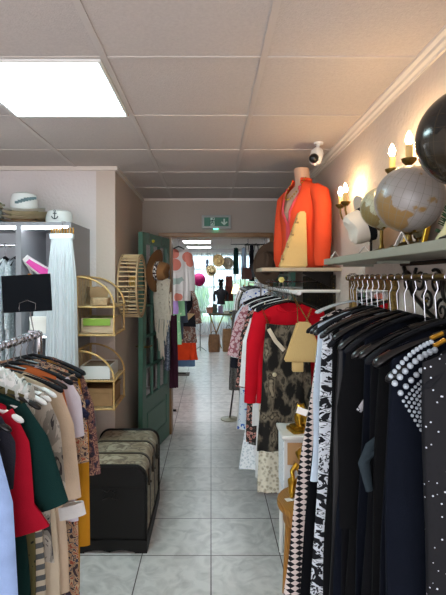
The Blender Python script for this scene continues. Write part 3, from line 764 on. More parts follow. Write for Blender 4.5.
TIPZ = RZ
specs = [
 # y, garment args
 (1.885, 'blouse', 'plum paisley long-sleeved blouse at the far end of the left rack', 'paisley blouse', F['paisley'], dict(L=.72, sw=.181, hw=.24, sleeves=(.42, .055)), M['velvet'], 'black velvet'),
 (1.825, 'cardigan', 'mustard yellow long cardigan second from far end of left rack', 'mustard cardigan', F['mustard'], dict(L=.95, sw=.186, hw=.215, sleeves=(.68, .02)), M['velvet'], 'black velvet'),
 (1.765, 'dress', 'long tan dress with red and navy ethnic print on left rack', 'ethnic print dress', F['ethnic'], dict(L=1.15, sw=.186, hw=.245, sleeves=(.33, .03)), M['black'], 'black'),
 (1.705, 'top', 'lilac white cotton top in front of the tan ethnic print dress', 'lilac white top', F['lilac'], dict(L=.6, sw=.186, hw=.24, sleeves=(.2, .03)), M['velvet'], 'black velvet'),
 (1.65, 'blouse', 'rust orange printed blouse with gathered hem on the left rack', 'rust orange blouse', F['rust'], dict(L=.66, sw=.177, hw=.22, sleeves=(.42, .0)), M['black'], 'black'),
 (1.59, 'shirt', 'beige linen shirt with turned white cuffs on the left rack', 'beige linen shirt', F['beige'], dict(L=.8, sw=.186, hw=.245, sleeves=(.38, .05)), M['velvet'], 'black velvet'),
 (1.535, 'tunic', 'cream voile tunic with long hem behind the grey snake print blouse', 'cream tunic', F['cream'], dict(L=.98, sw=.177, hw=.25), M['whiteplastic'], 'white plastic'),
 (1.48, 'blouse', 'grey snake print blouse on white hanger on the left rack', 'snake print blouse', F['snake'], dict(L=.62, sw=.181, hw=.235, sleeves=(.3, .04)), M['whiteplastic'], 'white plastic'),
 (1.43, 'dress', 'long beige and grey horizontally striped dress on the left rack', 'striped dress', F['stripe'], dict(L=1.05, sw=.177, hw=.235), M['whiteplastic'], 'white plastic'),
 (1.385, 'blouse', 'olive and black print blouse just behind the bottle green jacket', 'olive print blouse', F['camo'], dict(L=.85, sw=.177, hw=.215), M['black'], 'black'),
 (1.325, 'jacket', 'bottle green jacket with flared elbow sleeves on the left rack', 'bottle green jacket', F['green'], dict(L=.86, sw=.186, hw=.225, sleeves=(.27, .10), nd=.12, t=.02), M['whiteplastic'], 'white plastic'),
 (1.25, 'dress', 'red sleeved dress with frilled cuff on the left rack', 'red dress', F['red'], dict(L=.95, sw=.172, hw=.2, sleeves=(.25, .03), t=.02), M['whiteplastic'], 'white plastic'),
 (1.19, 'jumper', 'charcoal knitted jumper between the red dress and blue denim shirt', 'charcoal jumper', F['charcoal'], dict(L=.6, sw=.177, hw=.2, sleeves=(.16, .0)), M['black'], 'black'),
 (1.12, 'shirt', 'pale blue denim shirt dress nearest the camera on the left rack', 'blue denim shirt', F['blue'], dict(L=.95, sw=.186, hw=.275, sleeves=(.5, .04), t=.02), M['whiteplastic'], 'white plastic'),
]
rr = random.Random(11)
for i, (y, nm, lb, short, m, kw, hm, hn) in enumerate(specs):
    rz = rr.uniform(-.05, .05)
    hanger(f'{hn} hanger on the left rack carrying the {short}', (RX, y, RZ), hm, rz=rz, group='hangers on the left rack', thick=.0075 if hm != M['velvet'] else .009, hw=.222)
    g = garment(nm, lb, {'jumper': 'jumper'}.get(nm, nm), (RX, y, RZ - (.082 if hm == M['velvet'] else .074)), m, rz=rz, seed=i + 3, slope=.40, **kw)
    if short == 'beige linen shirt':
        bm = B(); tube(bm, [(.238, 0, -.485), (.247, 0, -.53)], .057, 12, flat=.3); obj('cuff', bm, F['white'], g)['label'] = 'white turned cuff'
    if short == 'red dress':
        bm = B(); tube(bm, [(.198, 0, -.33), (.215, 0, -.37), (.222, 0, -.40)], [.05, .062, .075], 14, flat=.26); obj('frilled_cuff', bm, F['red'], g)
    if short == 'bottle green jacket':
        for s in (-1, 1):
            bm = B(); prism(bm, [(s * .02, -.1), (s * .085, -.01), (s * .12, -.08), (s * .05, -.28)], -.006, 'y', -.023); obj('lapel', bm, F['green'], g)
    if short == 'charcoal jumper':
        bm = B(); bx(bm, .10, .125, -.018, -.013, -.075, -.055); obj('size_tag', bm, F['red'], g)['label'] = 'small red size tag'
    if short == 'ethnic print dress':
        bm = B()
        for k in range(26): ball(bm, (.235 + rr.uniform(-.02, .02), rr.uniform(-.014, .014), -.20 + rr.uniform(-.028, .028)), .013, 6)
        obj('yarn_pompom', bm, F['navybit'], g)['label'] = 'dark navy yarn pompom'
# ruffled leafy scarf thrown over the hangers
t = thing('printed_scarf', 'ruffled pale leaf print scarf draped on the hangers behind green jacket', 'scarf', (-.665, 1.405, 1.2))
bm = B(); rings = []
rq = random.Random(2)
for i in range(22):
    v = i / 21; x = -.10 + .20 * v; z = .075 - .14 * abs(v - .45) ** 1.3
    rings.append([(x + .004 * math.sin(k * 2.3 + i), .024 * math.cos(2 * PI * k / 18) * (1 + .2 * math.sin(i * 1.9)), z + .05 * math.sin(2 * PI * k / 18) * (1 + .25 * math.sin(i * 2.3 + k))) for k in range(18)])
loft(bm, rings); obj('ruffle', bm, F['leafy'], t)

# ================================================================== HANGING ON THE GREEN DOOR
dn = Vector((-math.sin(a1), math.cos(a1), 0)); dn = dn if dn.x > 0 else -dn; dd = Vector((math.cos(a1), math.sin(a1), 0)); H0 = Vector((-.445, 4.575, 0))
def ondoor(s, off, z): p = H0 + dd * s + dn * off; return (p.x, p.y, z)
angd = math.atan2(dd.y, dd.x) + PI
# over-door hooks
for s, z, lb in ((.60, 2.0, 'yellow-tipped hook over the green door holding the tan hat'), (.27, 2.0, 'steel hook over the green door holding the grey dress'),):
    t = thing('over_door_hook', lb, 'hook', ondoor(s, 0, 2.012), angd)
    sg_ = -1 if (Matrix.Rotation(angd, 3, 'Z') @ Vector((0, 1, 0))).dot(dn) > 0 else 1
    bm = B(); tube(bm, [(0, sg_ * .026, -.06), (0, sg_ * .026, .001), (0, -sg_ * .026, .001), (0, -sg_ * .026, -.08), (0, -sg_ * .045, -.1), (0, -sg_ * .065, -.08)], .003, 6); obj('wire', bm, M['steel'], t)
    if s > .5:
        bm = B(); ball(bm, (0, -sg_ * .065, -.076), .014, 10); obj('tip', bm, mat('yellow_knob', 'c9b21c', .5), t)['label'] = 'yellow knob'
M['flowerband'] = pat('dark_floral_band', 'voronoi', ['c04a5c', '1a1a24', '20202c', 'd8d0c8'], 60, stops=[0, .12, .4, .62])
# tan hat: axis along +x
yaw = math.atan2(-.18, 1)
p = ondoor(.60, .085, 1.675)
hat('felt_hat', 'tan brown felt hat with floral band hanging on green door', p, (0, R(96), yaw), M['brownfelt'], .19, .085, .12, band=M['flowerband'], rise=.0, droop=.02, oval=1.18)
M['macrame'] = mat('macrame_yarn', 'd2c6b4', .95, bump=.5, bscale=150)
t = thing('macrame_shawl', 'cream macrame shawl with long fringe hanging below the tan hat', 'shawl', ondoor(.60, .15, 1.585), angd + .85)
bm = B(); rq = random.Random(4)
for k in range(9):
    z = -.04 * k; w_ = .13 - .004 * k
    tube(bm, [(-w_ + 2 * w_ * j / 12, .012 * math.sin(j * 1.3 + k), z + .012 * math.sin(j * 2 + k)) for j in range(13)], .011, 6)
for j in range(12):
    x = -.12 + .022 * j; tube(bm, [(x, 0, 0), (x + .01, .01, -.15), (x - .005, 0, -.34)], .010, 6)
obj('knotted_net', bm, M['macrame'], t)
bm = B()
for j in range(40):
    x = -.13 + .26 * j / 39; l = .22 + .16 * math.exp(-((x - .02) / .07) ** 2) + rq.uniform(-.05, .05)
    z0_ = -.05 - .27 * math.exp(-(x / .1) ** 2)
    tube(bm, [(x, rq.uniform(-.012, .012), z0_), (x + rq.uniform(-.02, .02), rq.uniform(-.015, .015), z0_ - l * .6), (x + rq.uniform(-.03, .03), 0, z0_ - l)], [.006, .005, .003], 5)
obj('fringe', bm, M['macrame'], t)
F['greylacep'] = pat('grey_blue_lace', 'voronoi', ['7f889a', 'a0a8b4', '646e80'], 55, interp='LINEAR')
t = garment('lace_dress', 'grey blue lace dress hanging on green door behind the macrame shawl', 'dress', ondoor(.27, .085, 1.75), F['greylacep'], L=1.0, sw=.12, hw=.165, sleeves=(.35, .01), rz=angd + .35, seed=9, t=.02)
hanger('black hanger on the green door carrying the grey blue lace dress', ondoor(.27, .085, 1.83), M['black'], hw=.13, rz=angd + .35, group='hangers on the green door')
F['plum'] = cloth('plum_jersey', '4a2838')
garment('scarf', 'narrow plum scarf hanging at the door frame edge below grey dress', 'scarf', (-.365, 4.40, 1.25), F['plum'], L=.72, sw=.03, hw=.045, t=.014, neck=.02, nd=.01, rz=.4)
# hat on the right-hand leaf
hat('felt_hat', 'large taupe felt hat hanging on the right of the doorway', (.515, 4.0, 1.74), (R(84), R(10), R(-48)), M['darkfelt'], .165, .085, .1, band=mat('taupe_band', '463328', .9), droop=.015, rise=.004, oval=1.18)
t = thing('wall_peg', 'dark wooden peg on green door leaf behind the taupe hat', 'peg', (.585, 4.06, 1.78), 0); bm = B(); tube(bm, [(.07, 0, 0), (-.08, -.0, .008)], .009, 8); obj('dowel', bm, M['darkwood'], t)

# ================================================================== RIGHT: SHELF, MANNEQUIN
t = thing('wall_shelf', 'grey-green wooden wall shelf on the right carrying the globes', 'shelf', (.8, 1.2, 1.672))
bm = B(); bx(bm, -.22, 0, -1.6, 1.1, 0, .03, bev=.003); obj('board', bm, M['shelf'], t, False)
for y in (-.3, .55, 1.0): obj('bracket', bx(B(), -.15, 0, y, y + .006, -.012, -.0005), M['shelf'], t, False)
t = thing('wall_shelf', 'weathered board shelf under the orange blouse bust', 'shelf', (.8, 2.90, 1.648))
bm = B(); bx(bm, -.49, 0, -.17, .19, 0, .022, bev=.002); obj('board', bm, mat('weathered_board', 'a99a82', .6, vary=.1, vscale=10), t, False)
bm = B()
for y in (.02,): prism(bm, [(0, -.0005), (-.2, -.0005), (-.2, -.015), (-.02, -.1), (0, -.1)], .014, 'y', y)
obj('bracket', bm, M['iron'], t, False)
SH = 1.648 + .0225
# bust
MX, MY = .60, 2.95; face = R(-62)
t = thing('display_bust', 'fabric-covered female bust wearing the orange blouse', 'mannequin', (MX, MY, SH), face)
def ell(w_, d, z, cy=0, n=28, cx=0, p=.9): return [(cx + w_ * spgn(math.cos(2 * PI * k / n), p), cy + d * spgn(math.sin(2 * PI * k / n), p), z) for k in range(n)]
bm = B()
loft(bm, [ell(.11, .08, 0), ell(.115, .085, .08), ell(.10, .07, .17), ell(.115, .085, .26), ell(.135, .105, .33, -.012), ell(.14, .09, .39), ell(.145, .075, .44, .005), ell(.11, .06, .475, .01), ell(.055, .048, .50, .012), ell(.046, .045, .53, .006), ell(.045, .044, .60, -.004), ell(.04, .039, .604, -.004)])
obj('torso', bm, M['skin'], t)
F['orange'] = cloth('coral_orange_silk', 'e2502f', vary=.05)
bl = thing('orange_blouse', 'bright coral orange long-sleeved blouse on the bust', 'blouse', (MX, MY, SH + .002), face)
bm = B(); rings = []
sec = [(.145, .10, .0), (.15, .105, .08), (.14, .10, .17), (.148, .108, .26), (.152, .122, .33), (.155, .105, .39), (.158, .088, .445), (.125, .072, .482), (.07, .06, .505), (.056, .054, .525)]
n = 72
for j, (w_, d, z) in enumerate(sec):
    ring = []
    for k in range(n + 1):
        a = R(-90 + 0) + 2 * PI * k / n
        # front opening: pull open a V at the top front
        gap = max(0, (z - .25) / .26) * .62 + .04
        aa = -PI / 2 + gap + (2 * PI - 2 * gap) * k / n
        f = 1 + .02 * math.sin(aa * 13 + z * 6) * (1 if z < .45 else .4)
        zz = z + (.02 if j >= 8 else 0) * 0
        ring.append((w_ * f * math.cos(aa), d * f * math.sin(aa) - (.012 if .3 < z < .4 else 0) * 0, zz))
    rings.append(ring)
V = [[bm.verts.new(q) for q in r_] for r_ in rings]
for i in range(len(V) - 1):
    for k in range(n): bm.faces.new((V[i][k], V[i][k + 1], V[i + 1][k + 1], V[i + 1][k]))
o = obj('bodice', bm, F['orange'], bl); md = o.modifiers.new('cloth_thickness', 'SOLIDIFY'); md.thickness = .003; md.offset = 1
for s in (-1, 1):
    bm = B(); pts = [(s * .125, .0, .445), (s * .165, .0, .42), (s * .185, .0, .36), (s * .195, -.005, .27), (s * .2, -.01, .16), (s * .195, -.015, .06), (s * .19, -.015, .012)]
    tube(bm, pts, [.05, .056, .055, .052, .052, .05, .034], 16, flat=1.0)
    for v in bm.verts: v.co.x += .004 * math.sin(v.co.z * 60 + v.co.y * 40)
    obj('sleeve', bm, F['orange'], bl)
bm = B(); tube(bm, [(.058 * math.cos(R(q)), .056 * math.sin(R(q)), .527 - .0 ) for q in range(-50, 231, 14)], .009, 8, flat=.7); obj('collar', bm, F['orange'], bl)
F['coralpink'] = cloth('coral_pink_facing', 'd8525a')
bm = B()
for s in (-1, 1):
    pts = []
    for z in [.01, .08, .17, .26, .33, .39, .44, .48]:
        gap = max(0, (z - .25) / .26) * .62 + .04
        wv = .15 if z < .45 else .11; dv = {.33: .122, .39: .106}.get(z, .105 if z < .4 else .08)
        pts.append((s * math.sin(gap) * wv, -math.cos(gap) * (dv + .004), z))
    tube(bm, pts, .010, 8, flat=.5)
obj('front_facing', bm, F['coralpink'], bl)['label'] = 'coral pink front edge'
nk = thing('necklace', 'gold bead necklace in the open neck of the orange blouse', 'necklace', (MX, MY, SH), face)
bm = B()
for k in range(21):
    u = k / 20; a = R(200 + 140 * u); z = .535 - .13 * math.sin(PI * u) ** 1.2; r_ = .062 + .03 * math.sin(PI * u)
    ball(bm, (r_ * math.cos(a), r_ * 1.02 * math.sin(a) - .02 * math.sin(PI * u), z), .0055, 6)
obj('beads', bm, M['gold'], nk)
for o_ in (bpy.data.objects['display_bust'], bl, nk): o_.scale = (1.06, 1.06, 1.09)
# raffia triangle on the shelf in front of bust
def raffia_tri(lb, loc, rz, w0, w1, h, skew, extra=None):
    t = thing('raffia_bag', lb, 'bag', loc, rz)
    bm = B(); prism(bm, [(-w1, 0), (w1, 0), (skew + w0, h), (skew - w0, h)], .05, 'y', -.025)
    bmesh.ops.bevel(bm, geom=bm.edges[:], offset=.008, segments=2, affect='EDGES')
    obj('woven_panel', bm, M['raffia'], t)
    if extra: extra(t)
    return t
t = raffia_tri('tall triangular raffia bag standing on the board before the orange blouse', (.503, 2.755, SH), R(4), .022, .088, .345, .058)
bm = B(); bx(bm, .084, .094, -.02, .02, .01, .34); 
bmesh.ops.transform(bm, matrix=Matrix.Shear('XZ', 3, (0, 0)).to_4x4() if False else Matrix(), verts=bm.verts[:])
bm.free()
bm = B(); 
for k in range(4): tube(bm, [(-.062 + .03 * k, -.028, .03 + .075 * k + .02), (-.078 + .03 * k, -.034, .05 + .075 * k), (-.07 + .03 * k, -.03, .075 + .075 * k)], .006, 6)
obj('leather_lacing', bm, mat('tan_leather', 'a08058', .6), t)['label'] = 'brown leather lacing'

# ================================================================== GLOBES, HAT, SMALL THINGS ON THE RIGHT SHELF
SZ = 1.672 + .03
def globe(lb, loc, r, m, zc, tilt=20, ring=True, rz=0, mm=None):
    t = thing('desk_globe', lb, 'globe', loc, rz)
    bm = B(); bmesh.ops.create_uvsphere(bm, u_segments=48, v_segments=32, radius=r, calc_uvs=True)
    uvl = bm.loops.layers.uv.verify()
    for f in bm.faces:
        us = []
        for l in f.loops:
            c = l.vert.co; us.append([(math.atan2(c.y, c.x) / (2 * PI)) % 1.0, math.acos(max(-1, min(1, c.z / r))) / PI])
        if max(u[0] for u in us) - min(u[0] for u in us) > .5:
            for u in us:
                if u[0] < .5: u[0] += 1
        for l, u in zip(f.loops, us): l[uvl].uv = u
    obj('sphere', bm, m, t, loc=(0, 0, zc), rot=(R(tilt), 0, R(40)))
    mm = mm or M['oldbrass']
    if ring:
        bm = B(); tube(bm, [(0, (r + .006) * math.cos(R(q)), zc + (r + .006) * math.sin(R(q))) for q in range(-110, 71, 9)], .004, 6, flat=1.5); obj('meridian_arm', bm, mm, t)
    bm = B(); lathe(bm, [(0, 0), (r * .55, 0), (r * .55, .006), (r * .4, .014), (.012, .022), (.007, .04), (.007, zc - r - .004), (0, zc - r - .004)], 20); obj('stand', bm, mm, t)
    return t
G1 = grid_globe('grey_map_globe', '86693f', '8e8884', '757068'); G2 = grid_globe('antique_map_globe', '7f6c40', 'a6a58c', '7f7c68'); G3 = grid_globe('black_map_globe', '2c251c', '1a1816', '3a3022', rough=.18)
globe('large black globe with gold grid lines at the right frame edge', (.662, 1.15, SZ), .126, G3, 1.965 - SZ, 10, mm=M['iron'])
globe('grey and tan world globe on brass stand, middle one of three', (.652, 1.47, SZ), .109, G1, 1.862 - SZ, 22)
globe('small antique yellowed globe between white hat and grey globe', (.69, 1.81, SZ), .083, G2, 1.888 - SZ, 25)
t = hat('felt_hat', 'white felt hat with black band tilted on edge behind the globes', (.728, 2.04, SZ + .157), (R(-8), R(-112), R(4)), mat('ivory_felt', 'd6cabb', .85), .135, .08, .11, band=M['velvet'], droop=.01, oval=1.12)
t2 = thing('hat_stand', 'small dark stand propping up the white hat on the shelf', 'stand', (.73, 2.04, SZ)); bm = B(); tube(bm, [(0, 0, 0), (0, 0, .012)], .035, 12); tube(bm, [(0, 0, .01), (0, 0, .16)], .006, 6); obj('post', bm, M['iron'], t2)
def tent(lb, loc, rz, w_=.055, h=.035):
    t = thing('price_card', lb, 'card', loc, rz, 'folded price cards on the shelf'); bm = B()
    prism(bm, [(-.022, 0), (0, h), (.022, 0), (.0205, 0), (0, h - .003), (-.0205, 0)], w_, 'x', -w_ / 2); obj('folded_card', bm, M['paper'], t, False)
tent('folded white price card at the far end of the globe shelf', (.615, 2.22, SZ), R(80))
tent('folded white price card below the small antique globe', (.608, 1.77, SZ), R(70), .07, .03)
tent('folded white price card leaning near grey globe base', (.60, 1.40, SZ), R(60), .06, .045)
t = thing('picture_frame', 'small gilt frame leaning against wall behind the globes', 'frame', (.745, 1.66, SZ), (0, R(14), 0))
bm = B()
for a_, b_, c_, d_ in ((-.09, .09, 0, .02), (-.09, .09, .15, .17), (-.09, -.07, .02, .15), (.07, .09, .02, .15)): bx(bm, -.008, .008, a_, b_, c_, d_, bev=.003)
obj('gilt_moulding', bm, M['gold'], t, False); bm = B(); bx(bm, .0, .004, -.07, .07, .02, .15); obj('glass', bm, M['mirror'], t, False)
t = thing('potted_sprig', 'small green artificial fir sprig on shelf beside the big globe', 'plant', (.70, 1.305, SZ))
bm = B(); rq = random.Random(8)
for k in range(110):
    a_ = rq.uniform(0, 2 * PI); z = rq.uniform(.015, .1); r_ = .05 * (1 - z / .14)
    p0 = Vector((0, 0, z)); p1 = Vector((r_ * math.cos(a_), r_ * math.sin(a_), z + .018)); tube(bm, [p0, p1], [.004, .001], 4)
obj('needles', bm, mat('fir_green', '2e4a2c', .7, vary=.3, vscale=60), t); bm = B(); tube(bm, [(0, 0, 0), (0, 0, .09)], .006, 6); obj('stem', bm, M['darkwood'], t)
t = thing('ceramic_bell', 'cream glazed bell ornament beside the fir sprig on the shelf', 'ornament', (.655, 1.21, SZ)); bm = B(); lathe(bm, [(0, 0), (.045, 0), (.042, .012), (.026, .035), (.018, .055), (.006, .064), (.008, .075), (0, .08)], 20); obj('bell', bm, mat('cream_glaze', 'cfc79c', .25), t)

# ================================================================== SCONCES
bulbm = mat('lit_bulb', 'ffd9a0', .4, emit=BULB_STRENGTH)
candle = mat('candle_sleeve', 'd8b878', .6)
def sconce(lb, y, z, ys, hs):
    t = thing('wall_sconce', lb, 'wall lamp', (.799, y, z))
    bm = B(); lathe(bm, [(0, 0), (.03, 0), (.028, .008), (.012, .016), (0, .018)], 20, Matrix.Rotation(R(-90), 4, 'Y'))
    for v in bm.verts: v.co.z *= 1.9
    tube(bm, [(-.01, 0, .04), (-.02, 0, .075), (-.008, 0, .095)], .005, 6); obj('backplate', bm, M['oldbrass'], t)
    for dy, dx, dz in ys:
        bm = B(); pts = [(-.01, 0, -.01), (-.03, dy * .2, -.035), (-.06, dy * .6, -.04), (dx * .9, dy * .95, -.02), (dx, dy, .01), (dx, dy, dz - .02)]
        tube(bm, pts, .0055, 8); tube(bm, [(-.05, dy * .4, -.04), (-.055, dy * .7, -.015), (-.04, dy * .8, -.005)], .0035, 6)
        ar = obj('arm', bm, M['oldbrass'], t)
        bm = B(); lathe(bm, [(0, dz - .02), (.012, dz - .022), (.026, dz - .008), (.028, dz), (.013, dz - .004), (0, dz - .004)], 16); bmesh.ops.translate(bm, vec=(dx, dy, 0), verts=bm.verts[:]); obj('drip_cup', bm, M['oldbrass'], ar)
        bm = B(); tube(bm, [(dx, dy, dz - .003), (dx, dy, dz + hs)], .0125, 12); obj('candle_sleeve', bm, candle, ar)
        bm = B(); lathe(bm, [(0, 0), (.007, .0), (.0115, .010), (.0125, .018), (.009, .033), (.004, .044), (0, .050)], 14); bmesh.ops.translate(bm, vec=(dx, dy, dz + hs + .001), verts=bm.verts[:]); obj('bulb', bm, bulbm, ar)
    return t
sconce('brass two-candle wall sconce nearer the orange blouse', 2.42, 1.955, [(-.045, -.085, .055), (.045, -.085, .055)], .05)
sconce('brass two-candle wall sconce above the grey globe', 1.675, 1.93, [(-.075, -.09, .10), (.075, -.09, .10)], .05)
# ================================================================== RIGHT FRONT RACK
BX, BZ = .575, 1.605
t = thing('clothes_rail', 'brass clothes rail fixed under the globe shelf on the right', 'clothes rail', (BX, 1.2, BZ))
bm = B(); tube(bm, [(0, -.95, 0), (0, .66, 0)], .0082, 12); ball(bm, (0, .67, 0), .013, 10); obj('rail', bm, M['oldbrass'], t)
bm = B()
for y in (-.5, .60): tube(bm, [(0, y, .0), (.225, y, .0)], .007, 8); tube(bm, [(.215, y, 0), (.224, y, 0)], .022, 12)
obj('wall_arm', bm, M['oldbrass'], t)
F['k1'] = cloth('black_jersey', '06070b'); F['k2'] = cloth('navy_black_crepe', '050913'); F['k3'] = mat('black_satin', '07080d', .45, vary=.1, spec=.3); F['k4'] = cloth('soft_black_cotton', '08090b'); F['k5'] = cloth('midnight_navy', '060b16')
F['houndstooth'] = pat('black_white_geometric', 'checker', ['16161a', 'cfc0ba'], 40, rot=(0, R(45), 0), sx=(1, .01, 1.7))
F['zebra'] = pat('black_white_brush_print', 'noise', ['15171c', 'c9d0d8', '22252c', 'd4dae0'], 16, stops=[0, .46, .56, .60], sx=(1, 1, 1.6), distort=1.4)
F['paleblue'] = cloth('pale_blue_white_cotton', 'b9c8d6')
F['braid'] = pat('black_white_braid', 'noise', ['14161c', 'a8a8ac', '2a2c34'], 90, sx=(1, 1, 1))
F['denim'] = cloth('grey_green_denim', '2c363c', vary=.3)
F['sequin'] = pat('black_sequins', 'voronoi', ['b8bcc8', '07080c', '0a0b10'], 75, stops=[0, .13, .3], rough=.7)
F['dots'] = pat('black_pin_dots', 'voronoi', ['8f959e', '0c0d12', '0c0d12'], 90, stops=[0, .12, .3])
rk = [
 (1.755, 'dress', 'black and cream geometric print dress at the far end of brass rail', 'geometric print dress', F['houndstooth'], dict(L=1.16, sw=.145, hw=.30, t=.016)),
 (1.70, 'dress', 'plain black dress between geometric print and pale blue garments', 'plain black dress beside the prints', F['k1'], dict(L=1.2, sw=.15, hw=.252, t=.012)),
 (1.645, 'blouse', 'pale blue white sleeveless blouse on the brass rail', 'pale blue blouse', F['paleblue'], dict(L=.62, sw=.188, hw=.215, t=.014, slope=.42)),
 (1.595, 'dress', 'long black and white brush print dress on the brass rail', 'brush print dress', F['zebra'], dict(L=1.2, sw=.175, hw=.225, t=.014)),
 (1.54, 'dress', 'plain navy black dress immediately before the brush print dress', 'navy black dress beside brush print', F['k2'], dict(L=1.2, sw=.14, hw=.2, t=.014)),
 (1.485, 'top', 'black top with patterned braided neckline on the brass rail', 'braid-necked black top', F['k4'], dict(L=1.1, sw=.165, hw=.205, t=.014)),
 (1.43, 'dress', 'satin black dress next in front of the braid-necked top', 'black satin dress', F['k3'], dict(L=1.15, sw=.165, hw=.205, t=.014)),
 (1.375, 'dress', 'midnight navy dress in the middle of the brass rail', 'midnight navy dress', F['k5'], dict(L=1.15, sw=.165, hw=.205, t=.014)),
 (1.32, 'tunic', 'black V-necked tunic hanging in front of the midnight navy dress', 'V-necked black tunic', F['k1'], dict(L=1.05, sw=.165, hw=.205, nd=.16, t=.014)),
 (1.26, 'cardigan', 'black cardigan with grey braided edge on the brass rail', 'grey-edged black cardigan', F['k4'], dict(L=1.05, sw=.165, hw=.205, sleeves=(.5, .0), t=.014)),
 (1.20, 'dress', 'ribbed navy black dress behind the one with the denim tab', 'ribbed navy dress', F['k2'], dict(L=1.1, sw=.165, hw=.205, t=.015, nf=8)),
 (1.14, 'trousers', 'black dungarees with rolled grey denim tab on the brass rail', 'black dungarees', F['k1'], dict(L=1.1, sw=.165, hw=.205, t=.015)),
 (1.08, 'dress', 'soft black cotton dress directly before the dungarees', 'soft cotton black dress', F['k4'], dict(L=1.1, sw=.165, hw=.205, t=.015)),
 (1.02, 'dress', 'wide black dress with big glossy hanger tip showing', 'wide black dress', F['k2'], dict(L=1.1, sw=.165, hw=.205, t=.015)),
 (.95, 'dress', 'navy black dress with rows of pearls on the shoulder', 'pearl-shouldered dress', F['k5'], dict(L=1.05, sw=.19, hw=.215, t=.018)),
 (.86, 'dress', 'black sequinned dress nearest the camera at the right edge', 'sequinned dress', F['sequin'], dict(L=1.0, sw=.165, hw=.155, t=.018)),
]
rr = random.Random(21)
for i, (y, nm, lb, short, m, kw) in enumerate(rk):
    rz = .06 * math.sin(i * .8) + rr.uniform(-.015, .015)
    z = BZ
    hanger(f'black hanger on the brass rail carrying the {short}', (BX, y, z), M['black'] if i % 3 else M['velvet'], hw=.2 if short != 'sequinned dress' else .165, rz=rz, dropn=rr.uniform(.10, .12), drop=rr.uniform(.08, .11), group='black hangers on the brass rail', hr=.0105, thick=.0085 if 'wide' not in short else .011)
    g = garment(nm, lb, nm, (BX, y, z - .118), m, rz=rz, seed=i + 40, **{**dict(slope=.45), **kw})
    if short == 'braid-necked black top':
        bm = B(); tube(bm, [(-.13, -.02, -.05), (-.135, -.02, -.14), (-.15, -.022, -.22), (-.12, -.024, -.28)], .012, 8, flat=.4); tube(bm, [(-.12, -.024, -.28), (-.06, -.022, -.16), (-.05, -.018, -.04)], .009, 8, flat=.4); obj('braided_neckline', bm, F['braid'], g)['label'] = 'black and white braided neckline'
    if short == 'grey-edged black cardigan':
        bm = B(); tube(bm, [(-.07, -.018, -.03), (-.1, -.022, -.14), (-.15, -.025, -.22), (-.17, -.024, -.25)], .008, 8, flat=.4); obj('braided_edge', bm, F['braid'], g)['label'] = 'grey braided edge'
    if short == 'black dungarees':
        bm = B(); tube(bm, [(-.15, -.03, -.27), (-.185, -.032, -.30), (-.20, -.032, -.34), (-.185, -.03, -.41)], [.008, .013, .015, .009], 8, flat=.5); tube(bm, [(-.2, -.036, -.335), (-.14, -.034, -.28)], .006, 6)
        obj('denim_tab', bm, F['denim'], g)['label'] = 'rolled grey denim tab'
    if short == 'pearl-shouldered dress':
        bm = B(); rq = random.Random(5)
        def row(x0, z0, x1, z1, n_, r_, y_=-.024):
            for k in range(n_):
                u = k / (n_ - 1); ball(bm, (x0 + (x1 - x0) * u, y_ - .003 * math.sin(PI * u), z0 + (z1 - z0) * u + .012 * math.sin(PI * u)), r_, 8)
        row(-.198, -.09, -.115, -.018, 12, .0052); row(-.190, -.105, -.108, -.035, 9, .0068); row(-.178, -.125, -.105, -.062, 8, .0062)
        for k in range(7): row(-.172 + .006 * k, -.142 - .010 * k, -.102 - .002 * k, -.082 - .012 * k, 13 - k // 2, .0036)
        obj('pearls', bm, mat('pearl', 'a2abb4', .3, spec=.6), g)['label'] = 'rows of white pearls'
        bm = B(); tube(bm, [(-.115, -.02, -.012), (-.09, -.02, .0)], .005, 6); tube(bm, [(-.108, -.02, -.028), (-.085, -.02, -.014)], .005, 6); obj('shoulder_loop', bm, M['gold'], g)['label'] = 'gold shoulder loop'
# extra empty hooks showing above as part of price stickers
t = thing('price_tag', 'white paper price tag hanging from the geometric print dress', 'tag', (.33, 1.62, 1.12), (0, R(20), 0)); obj('card', bx(B(), -.02, .02, -.001, .001, -.012, .012), M['paper'], t, False)
# empty wire hangers between clothes on the rail
for k, (y, lb) in enumerate([(1.80, 'bare clear hanger at the far tip of the brass rail'), (1.83, 'bare clear hanger hooked outermost on the brass rail')]):
    hanger(lb, (BX, y, BZ), M['clear'], hw=.15, dropn=.09, drop=.05, thick=.005, group='bare clear hangers')

# ================================================================== MIRROR, IRON CONSOLE, DARK PANEL
t = thing('gilt_mirror', 'gilt framed wall mirror behind the brass rail hangers', 'mirror', (.799, 2.2, 1.0))
fr = B(); W_, Hh = .30, .60
for (y0, y1, z0, z1) in ((-W_, W_, Hh - .05, Hh), (-W_, W_, -Hh, -Hh + .05), (-W_, -W_ + .05, -Hh + .05, Hh - .05), (W_ - .05, W_, -Hh + .05, Hh - .05)): bx(fr, -.03, 0, y0, y1, z0, z1, bev=.008)
obj('gilt_frame', fr, mat('carved_gilt', '8a6f3c', .4, .7, bump=1, bscale=90, vary=.4, vscale=60), t, False)
fr = B(); bx(fr, -.012, -.004, -W_ + .05, W_ - .05, -Hh + .05, Hh - .05); obj('glass', fr, M['mirror'], t, False)
t = thing('iron_scroll_console', 'black and gold scrolled iron wall console under the globe shelf', 'wall ornament', (.785, 1.62, 1.61))
bm = B()
def spiral(cy, cz, r0, a0, turns, sgn=1):
    n = 26; return [(0, cy + sgn * r0 * (1 - .8 * k / n) * math.cos(a0 + turns * 2 * PI * k / n), cz + r0 * (1 - .8 * k / n) * math.sin(a0 + turns * 2 * PI * k / n)) for k in range(n + 1)]
